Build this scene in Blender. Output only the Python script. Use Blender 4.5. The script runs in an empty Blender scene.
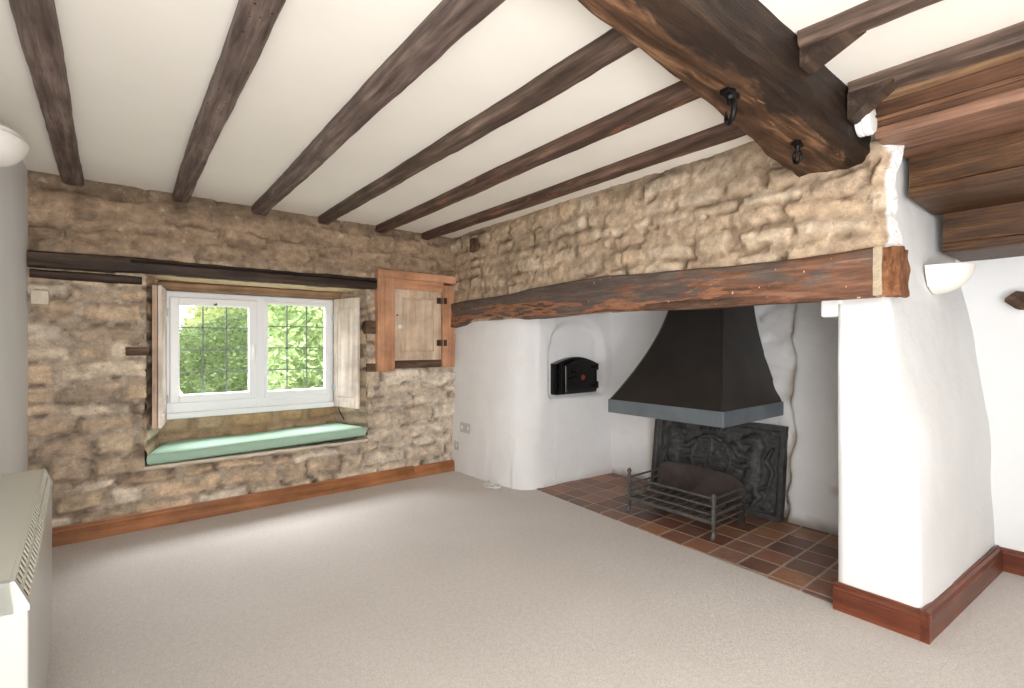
import bpy, bmesh, math, random
import numpy as np
from mathutils import Vector, Matrix, noise as mnoise

C = bpy.context.scene.collection
random.seed(7)
RNG = np.random.default_rng(11)

# ------------------------------------------------------------------ helpers
def lin(c):
    out = []
    for v in c[:3]:
        v = v / 255.0
        out.append(v / 12.92 if v <= 0.04045 else ((v + 0.055) / 1.055) ** 2.4)
    return tuple(out) + (1.0,)

def lin_np(a):
    a = np.asarray(a, float) / 255.0
    return np.where(a <= 0.04045, a / 12.92, ((a + 0.055) / 1.055) ** 2.4)

def hsh(ix, iy, seed):
    ix = ix.astype(np.int64); iy = iy.astype(np.int64)
    h = (ix * 374761393 + iy * 668265263 + seed * 1442695041) & 0xFFFFFFFF
    h = ((h ^ (h >> 13)) * 1274126177) & 0xFFFFFFFF
    h = (h ^ (h >> 16)) & 0xFFFFFFFF
    return h / 4294967295.0

def vn(x, y, seed=0):
    x = np.asarray(x, float); y = np.asarray(y, float)
    ix = np.floor(x); iy = np.floor(y)
    fx = x - ix; fy = y - iy
    fx = fx * fx * (3 - 2 * fx); fy = fy * fy * (3 - 2 * fy)
    a = hsh(ix, iy, seed); b = hsh(ix + 1, iy, seed)
    c = hsh(ix, iy + 1, seed); d = hsh(ix + 1, iy + 1, seed)
    return (a * (1 - fx) + b * fx) * (1 - fy) + (c * (1 - fx) + d * fx) * fy

def fbm(x, y, seed=0, o=4):
    s = 0; a = 0.5; n = 0
    for i in range(o):
        s = s + a * vn(x * 2 ** i, y * 2 ** i, seed + i * 17); n += a; a *= 0.5
    return s / n

def sstep(a, b, x):
    t = np.clip((x - a) / (b - a), 0, 1)
    return t * t * (3 - 2 * t)

# ------------------------------------------------------------------ materials
class NT:
    def __init__(s, name):
        s.m = bpy.data.materials.new(name); s.m.use_nodes = True
        s.t = s.m.node_tree; s.t.nodes.clear()
        s.out = s.n('ShaderNodeOutputMaterial')
        s.b = s.n('ShaderNodeBsdfPrincipled')
        s.l(s.b.outputs[0], s.out.inputs[0])
    def n(s, t, **k):
        nd = s.t.nodes.new(t)
        for a, v in k.items(): setattr(nd, a, v)
        return nd
    def l(s, a, b): s.t.links.new(a, b)
    def coord(s, scale=(1, 1, 1), kind='Object', rot=(0, 0, 0)):
        tc = s.n('ShaderNodeTexCoord'); mp = s.n('ShaderNodeMapping')
        mp.inputs['Scale'].default_value = scale; mp.inputs['Rotation'].default_value = rot
        s.l(tc.outputs[kind], mp.inputs[0]); return mp.outputs[0]
    def noise(s, vec, scale=5, detail=5, rough=0.6, dist=0.0):
        nd = s.n('ShaderNodeTexNoise')
        nd.inputs['Scale'].default_value = scale; nd.inputs['Detail'].default_value = detail
        nd.inputs['Roughness'].default_value = rough; nd.inputs['Distortion'].default_value = dist
        s.l(vec, nd.inputs['Vector']); return nd.outputs['Fac']
    def ramp(s, fac, stops):
        r = s.n('ShaderNodeValToRGB'); e = r.color_ramp.elements
        while len(e) > 1: e.remove(e[-1])
        e[0].position = stops[0][0]; e[0].color = stops[0][1]
        for p, c in stops[1:]:
            q = e.new(p); q.color = c
        s.l(fac, r.inputs[0]); return r.outputs[0]
    def mix(s, fac, a, b, mode='MIX'):
        m = s.n('ShaderNodeMix', data_type='RGBA', blend_type=mode)
        for inp, v in ((0, fac), (6, a), (7, b)):
            if hasattr(v, 'links') or hasattr(v, 'is_linked'): s.l(v, m.inputs[inp])
            else: m.inputs[inp].default_value = v
        return m.outputs[2]
    def bump(s, h, strength=0.3, dist=0.01, prev=None):
        b = s.n('ShaderNodeBump'); b.inputs['Strength'].default_value = strength
        b.inputs['Distance'].default_value = dist
        s.l(h, b.inputs['Height'])
        if prev is not None: s.l(prev, b.inputs['Normal'])
        s.l(b.outputs[0], s.b.inputs['Normal']); return b.outputs[0]
    def set(s, col=None, rough=None, metal=None, spec=None):
        if col is not None:
            if hasattr(col, 'is_linked'): s.l(col, s.b.inputs['Base Color'])
            else: s.b.inputs['Base Color'].default_value = col
        if rough is not None: s.b.inputs['Roughness'].default_value = rough
        if metal is not None: s.b.inputs['Metallic'].default_value = metal
        if spec is not None: s.b.inputs['Specular IOR Level'].default_value = spec
        return s.m

def wood(name, cols, axis=0, across=22, along=1.6, rough=0.6, spec=0.3, bump=0.4, spots=None, dist=0.25, pits=0, dark_side=False):
    t = NT(name)
    sc = [across] * 3; sc[axis] = along
    v = t.coord(tuple(sc))
    g = t.noise(v, 1.0, 8, 0.65, dist)
    v2 = t.coord((1, 1, 1))
    big = t.noise(v2, 4.5, 3, 0.6)
    c = t.ramp(g, [(0.28, lin(cols[0])), (0.5, lin(cols[1])), (0.72, lin(cols[2]))])
    k = t.ramp(big, [(0.3, (0.62, 0.62, 0.62, 1)), (0.7, (1.12, 1.12, 1.12, 1))])
    c = t.mix(1.0, c, k, 'MULTIPLY')
    if spots:
        vs = t.coord((3, 3, 3)) if spots[1] == 0 else t.coord(tuple(spots[2]))
        sn = t.noise(vs, 2.2, 5, 0.62)
        f = t.ramp(sn, [(spots[3], (0, 0, 0, 1)), (spots[3] + 0.06, (1, 1, 1, 1))])
        c = t.mix(f, c, lin(spots[0]))
    streak = t.noise(t.coord(tuple(x * 2.6 for x in sc)), 1.0, 6, 0.7, 0.15)
    c = t.mix(1.0, c, t.ramp(streak, [(0.28, (0.60, 0.58, 0.56, 1)), (0.5, (1, 1, 1, 1)), (0.74, (1.22, 1.2, 1.18, 1))]) if bump > 0.28 else t.ramp(streak, [(0.3, (0.90, 0.88, 0.86, 1)), (0.7, (1.04, 1.04, 1.04, 1))]), 'MULTIPLY')
    if dark_side:
        # darkens to near black towards the stair side of the beam, broken by noise
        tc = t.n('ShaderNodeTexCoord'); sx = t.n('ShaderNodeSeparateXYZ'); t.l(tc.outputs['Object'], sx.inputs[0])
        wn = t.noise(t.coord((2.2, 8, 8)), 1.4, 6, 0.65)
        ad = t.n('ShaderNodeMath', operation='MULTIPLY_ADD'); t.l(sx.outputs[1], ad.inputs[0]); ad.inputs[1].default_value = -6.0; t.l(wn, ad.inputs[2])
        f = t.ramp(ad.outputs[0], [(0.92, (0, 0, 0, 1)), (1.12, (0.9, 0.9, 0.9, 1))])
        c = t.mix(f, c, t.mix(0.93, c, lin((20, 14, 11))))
    if pits:
        vo = t.n('ShaderNodeTexVoronoi'); vo.inputs['Scale'].default_value = pits
        t.l(t.coord((1, 1.3, 1.3)), vo.inputs['Vector'])
        pn = t.noise(t.coord((1.2, 1.2, 1.2)), 2.4, 2, 0.5)
        hole = t.ramp(vo.outputs['Distance'], [(0.10, (1, 1, 1, 1)), (0.16, (0, 0, 0, 1))])
        gate = t.ramp(pn, [(0.46, (0, 0, 0, 1)), (0.5, (1, 1, 1, 1))])
        c = t.mix(t.mix(1.0, hole, gate, 'MULTIPLY'), c, lin((24, 18, 15)))
    fine = t.noise(t.coord(tuple(x * 3.2 for x in sc)), 1.0, 4, 0.6)
    b0 = t.bump(g, bump, 0.012); t.bump(fine, bump * 0.7, 0.004, b0)
    return t.set(c, rough, 0, spec)

def plain(name, col, rough=0.5, metal=0.0, spec=0.4, nscale=0, nstr=0.1, var=0.0, dist=0.003):
    t = NT(name); c = lin(col)
    if var:
        n2 = t.noise(t.coord(), nscale or 8, 5, 0.65)
        a = tuple(x * (1 - var) for x in c[:3]) + (1,); b = tuple(min(1, x * (1 + var)) for x in c[:3]) + (1,)
        col = t.ramp(n2, [(0.3, a), (0.7, b)]); t.set(col)
    else: t.set(c)
    if nscale:
        t.bump(t.noise(t.coord(), nscale * 4, 6, 0.6), nstr, dist)
    return t.set(None, rough, metal, spec)

def vcol_mat(name, rough=0.9, nscale=60, nstr=0.5, dist=0.006, var=0.18, spec=0.15, pit=None):
    t = NT(name)
    a = t.n('ShaderNodeAttribute', attribute_name='Col')
    v = t.coord()
    n1 = t.noise(v, nscale, 6, 0.7); n2 = t.noise(v, nscale * 0.22, 5, 0.65)
    k = t.ramp(n2, [(0.3, (1 - var,) * 3 + (1,)), (0.7, (1 + var,) * 3 + (1,))])
    k2 = t.ramp(n1, [(0.25, (1 - var,) * 3 + (1,)), (0.75, (1 + var * 0.6,) * 3 + (1,))])
    c = t.mix(1.0, a.outputs['Color'], k, 'MULTIPLY'); c = t.mix(1.0, c, k2, 'MULTIPLY')
    n3 = t.noise(v, nscale * 2.6, 5, 0.75)
    c = t.mix(1.0, c, t.ramp(n3, [(0.28, (1 - var * 1.3,) * 3 + (1,)), (0.55, (1, 1, 1, 1)), (0.78, (1 + var * 0.7,) * 3 + (1,))]), 'MULTIPLY')
    if pit:
        n4 = t.noise(v, 42, 5, 0.8, 0.4); n5 = t.noise(v, 13, 5, 0.7, 0.3)
        c = t.mix(t.ramp(n4, [(0.335, (0.75, 0.75, 0.75, 1)), (0.395, (0, 0, 0, 1))]), c, lin(pit))
        c = t.mix(t.ramp(n5, [(0.60, (0, 0, 0, 1)), (0.70, (0.42, 0.42, 0.42, 1))]), c, lin((228, 214, 194)))
        c = t.mix(t.ramp(n5, [(0.30, (0.5, 0.5, 0.5, 1)), (0.40, (0, 0, 0, 1))]), c, lin(pit))
    b1 = t.bump(n1, nstr, dist); b2 = t.bump(n2, nstr * 0.8, dist * 2.5, b1); t.bump(n3, nstr * 0.6, dist * 0.5, b2)
    return t.set(c, rough, 0, spec)

M = {}
M['stone'] = vcol_mat('rubble_stone', nstr=0.8, var=0.2, pit=(118, 96, 76))
M['stone2'] = vcol_mat('warm_rubble_stone', var=0.18, nscale=55, nstr=0.85, pit=(132, 108, 84))
def plaster(name, col, st=0.25):
    t = NT(name)
    v = t.coord()
    n1 = t.noise(v, 3.5, 4, 0.5); n2 = t.noise(v, 28, 5, 0.6)
    c0 = lin(col)
    k = t.ramp(n1, [(0.3, tuple(x * 0.965 for x in c0[:3]) + (1,)), (0.7, c0)])
    b1 = t.bump(n1, st, 0.03); t.bump(n2, st * 0.8, 0.004, b1)
    return t.set(k, 0.85, 0, 0.15)
M['plaster'] = plaster('white_limewash_plaster', (228, 229, 230), 0.35)
M['wallpaint'] = plaster('white_wall_paint', (232, 234, 236), 0.12)
M['ceiling'] = plaster('cream_ceiling_paint', (236, 231, 222), 0.10)

def hearth_plaster():
    t = NT('stained_hearth_plaster')
    a = t.n('ShaderNodeAttribute', attribute_name='Col')
    v = t.coord()
    n1 = t.noise(v, 6, 5, 0.6); n2 = t.noise(v, 34, 6, 0.65)
    k = t.ramp(n1, [(0.3, (0.95, 0.95, 0.95, 1)), (0.7, (1, 1, 1, 1))])
    c = t.mix(1.0, a.outputs['Color'], k, 'MULTIPLY')
    b1 = t.bump(n1, 0.35, 0.03); t.bump(n2, 0.4, 0.005, b1)
    return t.set(c, 0.85, 0, 0.15)
M['hplaster'] = hearth_plaster()

def carpet():
    t = NT('beige_carpet_pile')
    v = t.coord()
    n1 = t.noise(v, 2.2, 3, 0.5); n2 = t.noise(v, 160, 4, 0.75); n3 = t.noise(v, 45, 4, 0.7)
    c = t.ramp(n2, [(0.25, lin((186, 178, 172))), (0.5, lin((216, 209, 203))), (0.75, lin((236, 231, 227)))])
    k = t.ramp(n1, [(0.3, (0.95, 0.945, 0.94, 1)), (0.7, (1, 1, 1, 1))])
    k3 = t.ramp(n3, [(0.3, (0.9, 0.9, 0.9, 1)), (0.7, (1.04, 1.04, 1.04, 1))])
    c = t.mix(1.0, c, k, 'MULTIPLY'); c = t.mix(1.0, c, k3, 'MULTIPLY')
    b = t.bump(n2, 0.7, 0.006); t.bump(n3, 0.4, 0.008, b)
    t.b.inputs['Sheen Weight'].default_value = 0.15
    return t.set(c, 1.0, 0, 0.0)
M['carpet'] = carpet()
M['tile'] = vcol_mat('quarry_tile', rough=0.42, nscale=45, nstr=0.18, dist=0.003, var=0.16, spec=0.4)

DK = ((50, 38, 32), (88, 70, 60), (134, 114, 102))
M['joist'] = wood('aged_oak_joist', DK, 0, 30, 2.0, 0.6, 0.35, 0.5)
M['joist_pale'] = wood('greyed_oak_joist', ((60, 47, 42), (106, 89, 82), (152, 134, 124)), 0, 34, 2.4, 0.6, 0.35, 0.5)
M['joist_pits'] = wood('nail_holed_oak_joist', ((60, 47, 42), (108, 91, 84), (154, 136, 126)), 0, 34, 2.4, 0.6, 0.35, 0.5, pits=26)
M['joist_red'] = wood('rust_brown_joist', ((48, 33, 27), (86, 64, 54), (128, 102, 88)), 0, 30, 2.0, 0.6, 0.35, 0.5,
                      spots=((128, 84, 60), 1, (2.5, 10, 10), 0.60))
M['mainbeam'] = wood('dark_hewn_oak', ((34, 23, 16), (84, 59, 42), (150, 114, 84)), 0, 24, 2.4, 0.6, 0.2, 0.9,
                     spots=((150, 110, 82), 1, (2.4, 12, 12), 0.66), dist=0.5, dark_side=True)
M['stair'] = wood('brown_stair_timber', ((52, 34, 24), (104, 72, 52), (150, 112, 84)), 0, 30, 1.4, 0.55, 0.35, 0.4)
M['stair_dark'] = wood('umber_stair_timber', ((34, 20, 10), (82, 54, 30), (126, 90, 54)), 0, 26, 1.8, 0.5, 0.4, 0.5, dist=0.5)
M['stair_red'] = wood('reddish_stair_timber', ((92, 64, 50), (138, 102, 82), (166, 130, 108)), 0, 30, 1.4, 0.55, 0.35, 0.3)
M['trimmer'] = wood('light_trimmer_board', ((112, 84, 62), (150, 118, 90), (178, 146, 116)), 0, 26, 1.6, 0.6, 0.3, 0.3)

def lintel_mat():
    t = NT('peeling_paint_oak')
    g = t.noise(t.coord((2.2, 24, 24)), 1.0, 8, 0.65, 0.8)
    c = t.ramp(g, [(0.28, lin((58, 42, 33))), (0.5, lin((98, 76, 62))), (0.72, lin((140, 112, 92)))])
    # old dark paint remains over the upper face, orange primer shows lower down
    tc = t.n('ShaderNodeTexCoord'); sx = t.n('ShaderNodeSeparateXYZ'); t.l(tc.outputs['Object'], sx.inputs[0])
    n = t.noise(t.coord((1.5, 10, 10)), 1.3, 7, 0.62)
    def mth(op, a, b):
        m = t.n('ShaderNodeMath', operation=op)
        for i, v in enumerate((a, b)):
            if hasattr(v, 'is_linked'): t.l(v, m.inputs[i])
            else: m.inputs[i].default_value = v
        return m.outputs[0]
    # object x runs along the beam from the corner, z up
    h = mth('ADD', n, mth('MULTIPLY', sx.outputs[2], 1.5))
    o = t.ramp(h, [(0.515, (0, 0, 0, 1)), (0.54, (0.9, 0.9, 0.9, 1)), (0.612, (0.9, 0.9, 0.9, 1)), (0.628, (0, 0, 0, 1))])
    c = t.mix(o, c, lin((160, 112, 86)))
    dk = t.ramp(h, [(0.612, (0, 0, 0, 1)), (0.632, (1, 1, 1, 1))])
    grey = t.ramp(g, [(0.3, lin((78, 68, 63))), (0.7, lin((116, 103, 96)))])
    c = t.mix(dk, c, grey)
    rn = t.noise(t.coord((4.0, 11, 11)), 1.0, 8, 0.7)
    xr = t.ramp(mth('ADD', rn, mth('MULTIPLY', sx.outputs[0], 0.10)), [(0.76, (0, 0, 0, 1)), (0.83, (1, 1, 1, 1))])
    rust = t.ramp(g, [(0.3, lin((84, 58, 44))), (0.5, lin((124, 88, 69))), (0.72, lin((156, 118, 96)))])
    c = t.mix(xr, c, rust)
    st_ = t.noise(t.coord((7, 60, 60)), 1.0, 6, 0.7)
    c = t.mix(1.0, c, t.ramp(st_, [(0.3, (0.66, 0.64, 0.62, 1)), (0.7, (1.16, 1.14, 1.12, 1))]), 'MULTIPLY')
    fl = t.noise(t.coord((14, 14, 14)), 2.0, 4, 0.6)
    f = t.ramp(fl, [(0.70, (0, 0, 0, 1)), (0.715, (1, 1, 1, 1))])
    c = t.mix(f, c, lin((214, 198, 172)))
    t.bump(g, 0.6, 0.012)
    return t.set(c, 0.65, 0, 0.3)
M['lintel'] = lintel_mat()
M['endgrain'] = wood('rough_end_grain', ((88, 56, 34), (134, 88, 58), (168, 122, 88)), 2, 30, 14, 0.7, 0.25, 1.2)
M['mortar'] = plain('lime_mortar', (188, 172, 148), 0.95, 0, 0.1, 30, 0.8, 0.2, 0.01)
M['winlintel'] = wood('black_brown_lintel', ((30, 22, 18), (62, 46, 37), (96, 76, 62)), 0, 26, 1.8, 0.6, 0.35, 0.5)
M['headboard'] = wood('honey_head_board', ((104, 80, 58), (150, 120, 92), (178, 150, 122)), 0, 30, 1.4, 0.65, 0.25, 0.3)
M['pine_x'] = wood('orange_pine_across', ((186, 130, 96), (208, 156, 122), (222, 176, 146)), 0, 24, 1.2, 0.45, 0.35, 0.1)
M['pine_z'] = wood('orange_pine_upright', ((186, 130, 96), (208, 156, 122), (222, 176, 146)), 2, 24, 1.2, 0.45, 0.35, 0.1)
M['pine_door'] = wood('bleached_pine_door', ((196, 166, 140), (222, 198, 172), (234, 216, 196)), 2, 26, 1.4, 0.55, 0.3, 0.12)
M['pine_base'] = wood('varnished_pine_skirting', ((132, 82, 50), (176, 118, 78), (198, 144, 104)), 0, 24, 1.4, 0.4, 0.4, 0.1,
                      spots=((104, 62, 38), 1, (9, 30, 30), 0.76))
M['red_base'] = wood('mahogany_stained_skirting', ((84, 42, 26), (126, 68, 44), (152, 92, 64)), 1, 24, 1.6, 0.35, 0.45, 0.12)
M['red_base_x'] = wood('dark_mahogany_skirting', ((72, 34, 22), (110, 56, 36), (138, 80, 54)), 0, 24, 1.6, 0.35, 0.45, 0.12)
M['shutter'] = wood('washed_white_pine', ((206, 186, 168), (232, 218, 206), (244, 236, 228)), 2, 26, 1.6, 0.6, 0.25, 0.15)
M['shutter_edge'] = wood('bare_shutter_edge', ((176, 140, 112), (206, 176, 150), (226, 204, 182)), 2, 26, 1.6, 0.6, 0.25, 0.1)
M['block'] = wood('sooty_timber_block', ((58, 43, 34), (98, 77, 62), (130, 108, 90)), 0, 30, 3, 0.75, 0.2, 0.6)
M['upvc'] = plain('white_window_plastic', (244, 246, 250), 0.3, 0, 0.45)
M['lead'] = plain('dull_lead_strip', (128, 134, 138), 0.6, 0.2, 0.3)
M['cushion'] = plain('mint_green_cotton', (166, 196, 176), 0.9, 0, 0.1, 60, 0.12, 0.03)
M['piping'] = plain('mint_cotton_piping', (160, 190, 170), 0.9, 0, 0.1)
M['sill'] = plain('lime_sill_mortar', (214, 204, 186), 0.95, 0, 0.1, 14, 0.6, 0.12, 0.01)
M['iron'] = plain('black_wrought_iron', (24, 23, 23), 0.45, 0.7, 0.4, 30, 0.3, 0.3)
M['rod'] = plain('black_rail_metal', (30, 27, 26), 0.4, 0.6, 0.4)
M['hood'] = plain('black_hood_steel', (52, 48, 45), 0.45, 0.35, 0.4, 4, 0.05, 0.22)
M['band'] = plain('blued_steel_band', (116, 126, 134), 0.32, 0.6, 0.5, 5, 0.05, 0.15)
M['castiron'] = plain('matt_cast_iron', (72, 71, 71), 0.55, 0.25, 0.4, 22, 0.45, 0.3, 0.004)
M['grate'] = plain('worn_grate_iron', (92, 90, 88), 0.5, 0.4, 0.4, 25, 0.3, 0.35)
M['grate_plate'] = plain('scorched_steel_plate', (78, 70, 68), 0.34, 0.5, 0.45, 5, 0.08, 0.5)
M['oven'] = plain('glossy_black_iron', (20, 20, 21), 0.25, 0.3, 0.5, 18, 0.25, 0.2)
M['red'] = plain('red_enamel_badge', (120, 44, 40), 0.6)
M['white_plastic'] = plain('white_plastic', (236, 236, 234), 0.4, 0, 0.4)
M['socket'] = plain('grey_white_socket_plastic', (196, 196, 194), 0.4, 0, 0.4)
M['heater'] = plain('cream_enamelled_steel', (188, 189, 185), 0.32, 0, 0.45)
M['heater_top'] = plain('greyed_cream_heater_top', (208, 207, 196), 0.3, 0, 0.45)
M['grille'] = plain('dark_grille_void', (44, 43, 40), 0.6)
M['grille_bar'] = plain('cream_grille_bars', (206, 204, 192), 0.4)
M['ceramic'] = plain('off_white_plaster_light', (240, 236, 230), 0.6, 0, 0.25)
M['knob'] = plain('white_china_knob', (242, 240, 236), 0.2, 0, 0.5)
M['hinge'] = plain('brown_iron_hinge', (74, 54, 44), 0.55, 0.4, 0.4)
M['cord'] = plain('black_cord_sleeve', (24, 24, 24), 0.6)
M['log'] = wood('weathered_log_end', ((40, 30, 24), (84, 66, 54), (120, 100, 84)), 0, 24, 3, 0.75, 0.2, 0.7)
M['lawn'] = plain('garden_lawn', (112, 136, 76), 1.0, 0, 0.0, 20, 0.4, 0.3)
M['gstone'] = plain('grey_garden_stone', (158, 160, 160), 0.9, 0, 0.1, 12, 0.5, 0.2)
def glass():
    t = NT('clear_window_glass')
    tr = t.n('ShaderNodeBsdfTransparent'); gl = t.n('ShaderNodeBsdfGlossy'); gl.inputs['Roughness'].default_value = 0.02
    fr = t.n('ShaderNodeMapRange'); lw = t.n('ShaderNodeLayerWeight'); lw.inputs[0].default_value = 0.5; pw = t.n('ShaderNodeMath', operation='POWER'); pw.inputs[1].default_value = 5.0; t.l(lw.outputs['Facing'], pw.inputs[0]); t.l(pw.outputs[0], fr.inputs[0]); fr.inputs[3].default_value = 0.025; fr.inputs[4].default_value = 0.5
    mx = t.n('ShaderNodeMixShader')
    t.l(fr.outputs[0], mx.inputs[0]); t.l(tr.outputs[0], mx.inputs[1]); t.l(gl.outputs[0], mx.inputs[2])
    t.l(mx.outputs[0], t.out.inputs[0]); return t.m
M['glass'] = glass()
def leafmat(name, a, b):
    t = NT(name)
    n = t.noise(t.coord(), 9, 4, 0.7)
    c = t.ramp(n, [(0.3, lin(a)), (0.7, lin(b))])
    tl = t.n('ShaderNodeBsdfTranslucent'); t.l(c, tl.inputs[0])
    t.set(c, 0.55, 0, 0.3)
    mx = t.n('ShaderNodeMixShader'); mx.inputs[0].default_value = 0.35
    t.l(t.b.outputs[0], mx.inputs[1]); t.l(tl.outputs[0], mx.inputs[2]); t.l(mx.outputs[0], t.out.inputs[0])
    return t.m
M['leaf1'] = leafmat('dense_hedge_leaves', (70, 90, 58), (146, 164, 112))
M['leaf2'] = leafmat('bright_shrub_leaves', (94, 122, 74), (182, 200, 144))

M['leaf3'] = leafmat('pale_yellow_green_leaves', (150, 164, 96), (214, 218, 160))  # pale yellow green leaf colour

# ------------------------------------------------------------------ mesh builder
class MB:
    def __init__(s): s.v = []; s.f = []; s.sm = []
    def add(s, vs, fs, smooth=False):
        o = len(s.v); s.v += [tuple(p) for p in vs]
        s.f += [tuple(i + o for i in f) for f in fs]; s.sm += [smooth] * len(fs); return s
    def bm(s, bm, smooth=False):
        bm.verts.index_update()
        s.add([v.co[:] for v in bm.verts], [[v.index for v in f.verts] for f in bm.faces], smooth); bm.free(); return s
    def box(s, x0, x1, y0, y1, z0, z1, bev=0.0, seg=2, mat=None):
        bm = bmesh.new(); bmesh.ops.create_cube(bm, size=1)
        for v in bm.verts:
            v.co = Vector(((x0 + x1) / 2 + v.co.x * (x1 - x0), (y0 + y1) / 2 + v.co.y * (y1 - y0), (z0 + z1) / 2 + v.co.z * (z1 - z0)))
        if bev: bmesh.ops.bevel(bm, geom=bm.edges[:], offset=bev, segments=seg, affect='EDGES', profile=0.5)
        if mat is not None: bmesh.ops.transform(bm, matrix=mat, verts=bm.verts)
        return s.bm(bm, False)
    def tube(s, pts, r, n=8, closed=False):
        pts = [Vector(p) for p in pts]; m = len(pts)
        rs = r if isinstance(r, (list, tuple)) else [r] * m
        vs = []; fs = []; up = None
        for i, p in enumerate(pts):
            a = pts[(i - 1) % m] if (i > 0 or closed) else p
            b = pts[(i + 1) % m] if (i < m - 1 or closed) else p
            d = (b - a).normalized()
            if up is None:
                up = Vector((0, 0, 1)) if abs(d.z) < 0.9 else Vector((1, 0, 0))
            sd = d.cross(up).normalized(); up = sd.cross(d).normalized()
            for k in range(n):
                t = 2 * math.pi * k / n
                vs.append(p + sd * math.cos(t) * rs[i] + up * math.sin(t) * rs[i])
        for i in range(m if closed else m - 1):
            j = (i + 1) % m
            for k in range(n):
                k2 = (k + 1) % n
                fs.append((i * n + k, i * n + k2, j * n + k2, j * n + k))
        if not closed:
            fs.append(tuple(range(n - 1, -1, -1))); fs.append(tuple((m - 1) * n + k for k in range(n)))
        return s.add(vs, fs, True)
    def lathe(s, prof, centre, axis='Z', n=20):
        vs = []; fs = []; c = Vector(centre)
        for r, h in prof:
            for k in range(n):
                t = 2 * math.pi * k / n; a, b = r * math.cos(t), r * math.sin(t)
                vs.append(c + Vector({'Z': (a, b, h), 'Y': (a, h, b), 'X': (h, a, b)}[axis]))
        for i in range(len(prof) - 1):
            for k in range(n):
                k2 = (k + 1) % n
                fs.append((i * n + k, i * n + k2, (i + 1) * n + k2, (i + 1) * n + k))
        fs.append(tuple(range(n))); fs.append(tuple((len(prof) - 1) * n + k for k in range(n)))
        return s.add(vs, fs, True)
    def prism(s, poly, a, b, axis='Y'):
        n = len(poly); vs = []
        for h in (a, b):
            for p, q in poly:
                vs.append({'Y': (p, h, q), 'X': (h, p, q), 'Z': (p, q, h)}[axis])
        fs = [tuple(range(n)), tuple(range(2 * n - 1, n - 1, -1))]
        fs += [(i, (i + 1) % n, n + (i + 1) % n, n + i) for i in range(n)]
        return s.add(vs, fs, False)
    def build(s, name, mat, parent=None, loc=(0, 0, 0), world=True, auto=40):
        """world=True: vertices are world coordinates; the origin is put at loc"""
        me = bpy.data.meshes.new(name)
        L = Vector(loc)
        vs = [tuple(Vector(p) - L) for p in s.v] if world else s.v
        me.from_pydata(vs, [], s.f); me.validate()
        bm = bmesh.new(); bm.from_mesh(me); bmesh.ops.recalc_face_normals(bm, faces=bm.faces); bm.to_mesh(me); bm.free()
        if any(s.sm):
            me.polygons.foreach_set('use_smooth', [True] * len(me.polygons))
            try: me.set_sharp_from_angle(angle=math.radians(auto))
            except Exception: pass
        me.materials.append(mat)
        o = bpy.data.objects.new(name, me); C.objects.link(o)
        o.location = L
        if parent is not None:
            o.parent = parent
            if world: o.location = L - parent.location
        return o

def grid(name, P, mat, col=None, keep=None, smooth=True, flip=False, loc=(0, 0, 0), extra=None):
    """P: (n,m,3) grid of world points"""
    n, m = P.shape[:2]; L = np.array(loc)
    idx = np.arange(n * m).reshape(n, m)
    q = np.stack([idx[:-1, :-1], idx[1:, :-1], idx[1:, 1:], idx[:-1, 1:]], -1)
    if flip: q = q[..., ::-1]
    q = q.reshape(-1, 4) if keep is None else q[keep]
    V = (P - L).reshape(-1, 3)
    cl = None if col is None else col.reshape(-1, 3)
    if extra:
        for (P2, c2, fl) in extra:
            n2, m2 = P2.shape[:2]; i2 = np.arange(n2 * m2).reshape(n2, m2) + len(V)
            q2 = np.stack([i2[:-1, :-1], i2[1:, :-1], i2[1:, 1:], i2[:-1, 1:]], -1)
            if fl: q2 = q2[..., ::-1]
            q = np.concatenate([q, q2.reshape(-1, 4)]); V = np.concatenate([V, (P2 - L).reshape(-1, 3)])
            if cl is not None: cl = np.concatenate([cl, c2.reshape(-1, 3)])
    me = bpy.data.meshes.new(name)
    me.vertices.add(len(V)); me.vertices.foreach_set('co', V.astype(np.float32).ravel())
    me.loops.add(len(q) * 4); me.loops.foreach_set('vertex_index', q.astype(np.int32).ravel())
    me.polygons.add(len(q)); me.polygons.foreach_set('loop_start', np.arange(0, len(q) * 4, 4, dtype=np.int32))
    me.update(calc_edges=True); me.validate()
    me.polygons.foreach_set('use_smooth', [smooth] * len(me.polygons))
    if cl is not None:
        ca = me.color_attributes.new('Col', 'FLOAT_COLOR', 'POINT')
        ca.data.foreach_set('color', np.concatenate([cl, np.ones((len(cl), 1))], 1).astype(np.float32).ravel())
    me.materials.append(mat)
    o = bpy.data.objects.new(name, me); C.objects.link(o); o.location = loc
    return o

def struct(o, label=None):
    o['kind'] = 'structure'
    if label: o['label'] = label
    return o
def tag(o, label, cat, group=None, kind=None):
    o['label'] = label; o['category'] = cat
    if group: o['group'] = group
    if kind: o['kind'] = kind
    return o
def empty(name, loc, label, cat, group=None, rz=0):
    o = bpy.data.objects.new(name, None); C.objects.link(o); o.location = loc; o.rotation_euler = (0, 0, rz)
    o.empty_display_size = 0.1
    return tag(o, label, cat, group)

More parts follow.
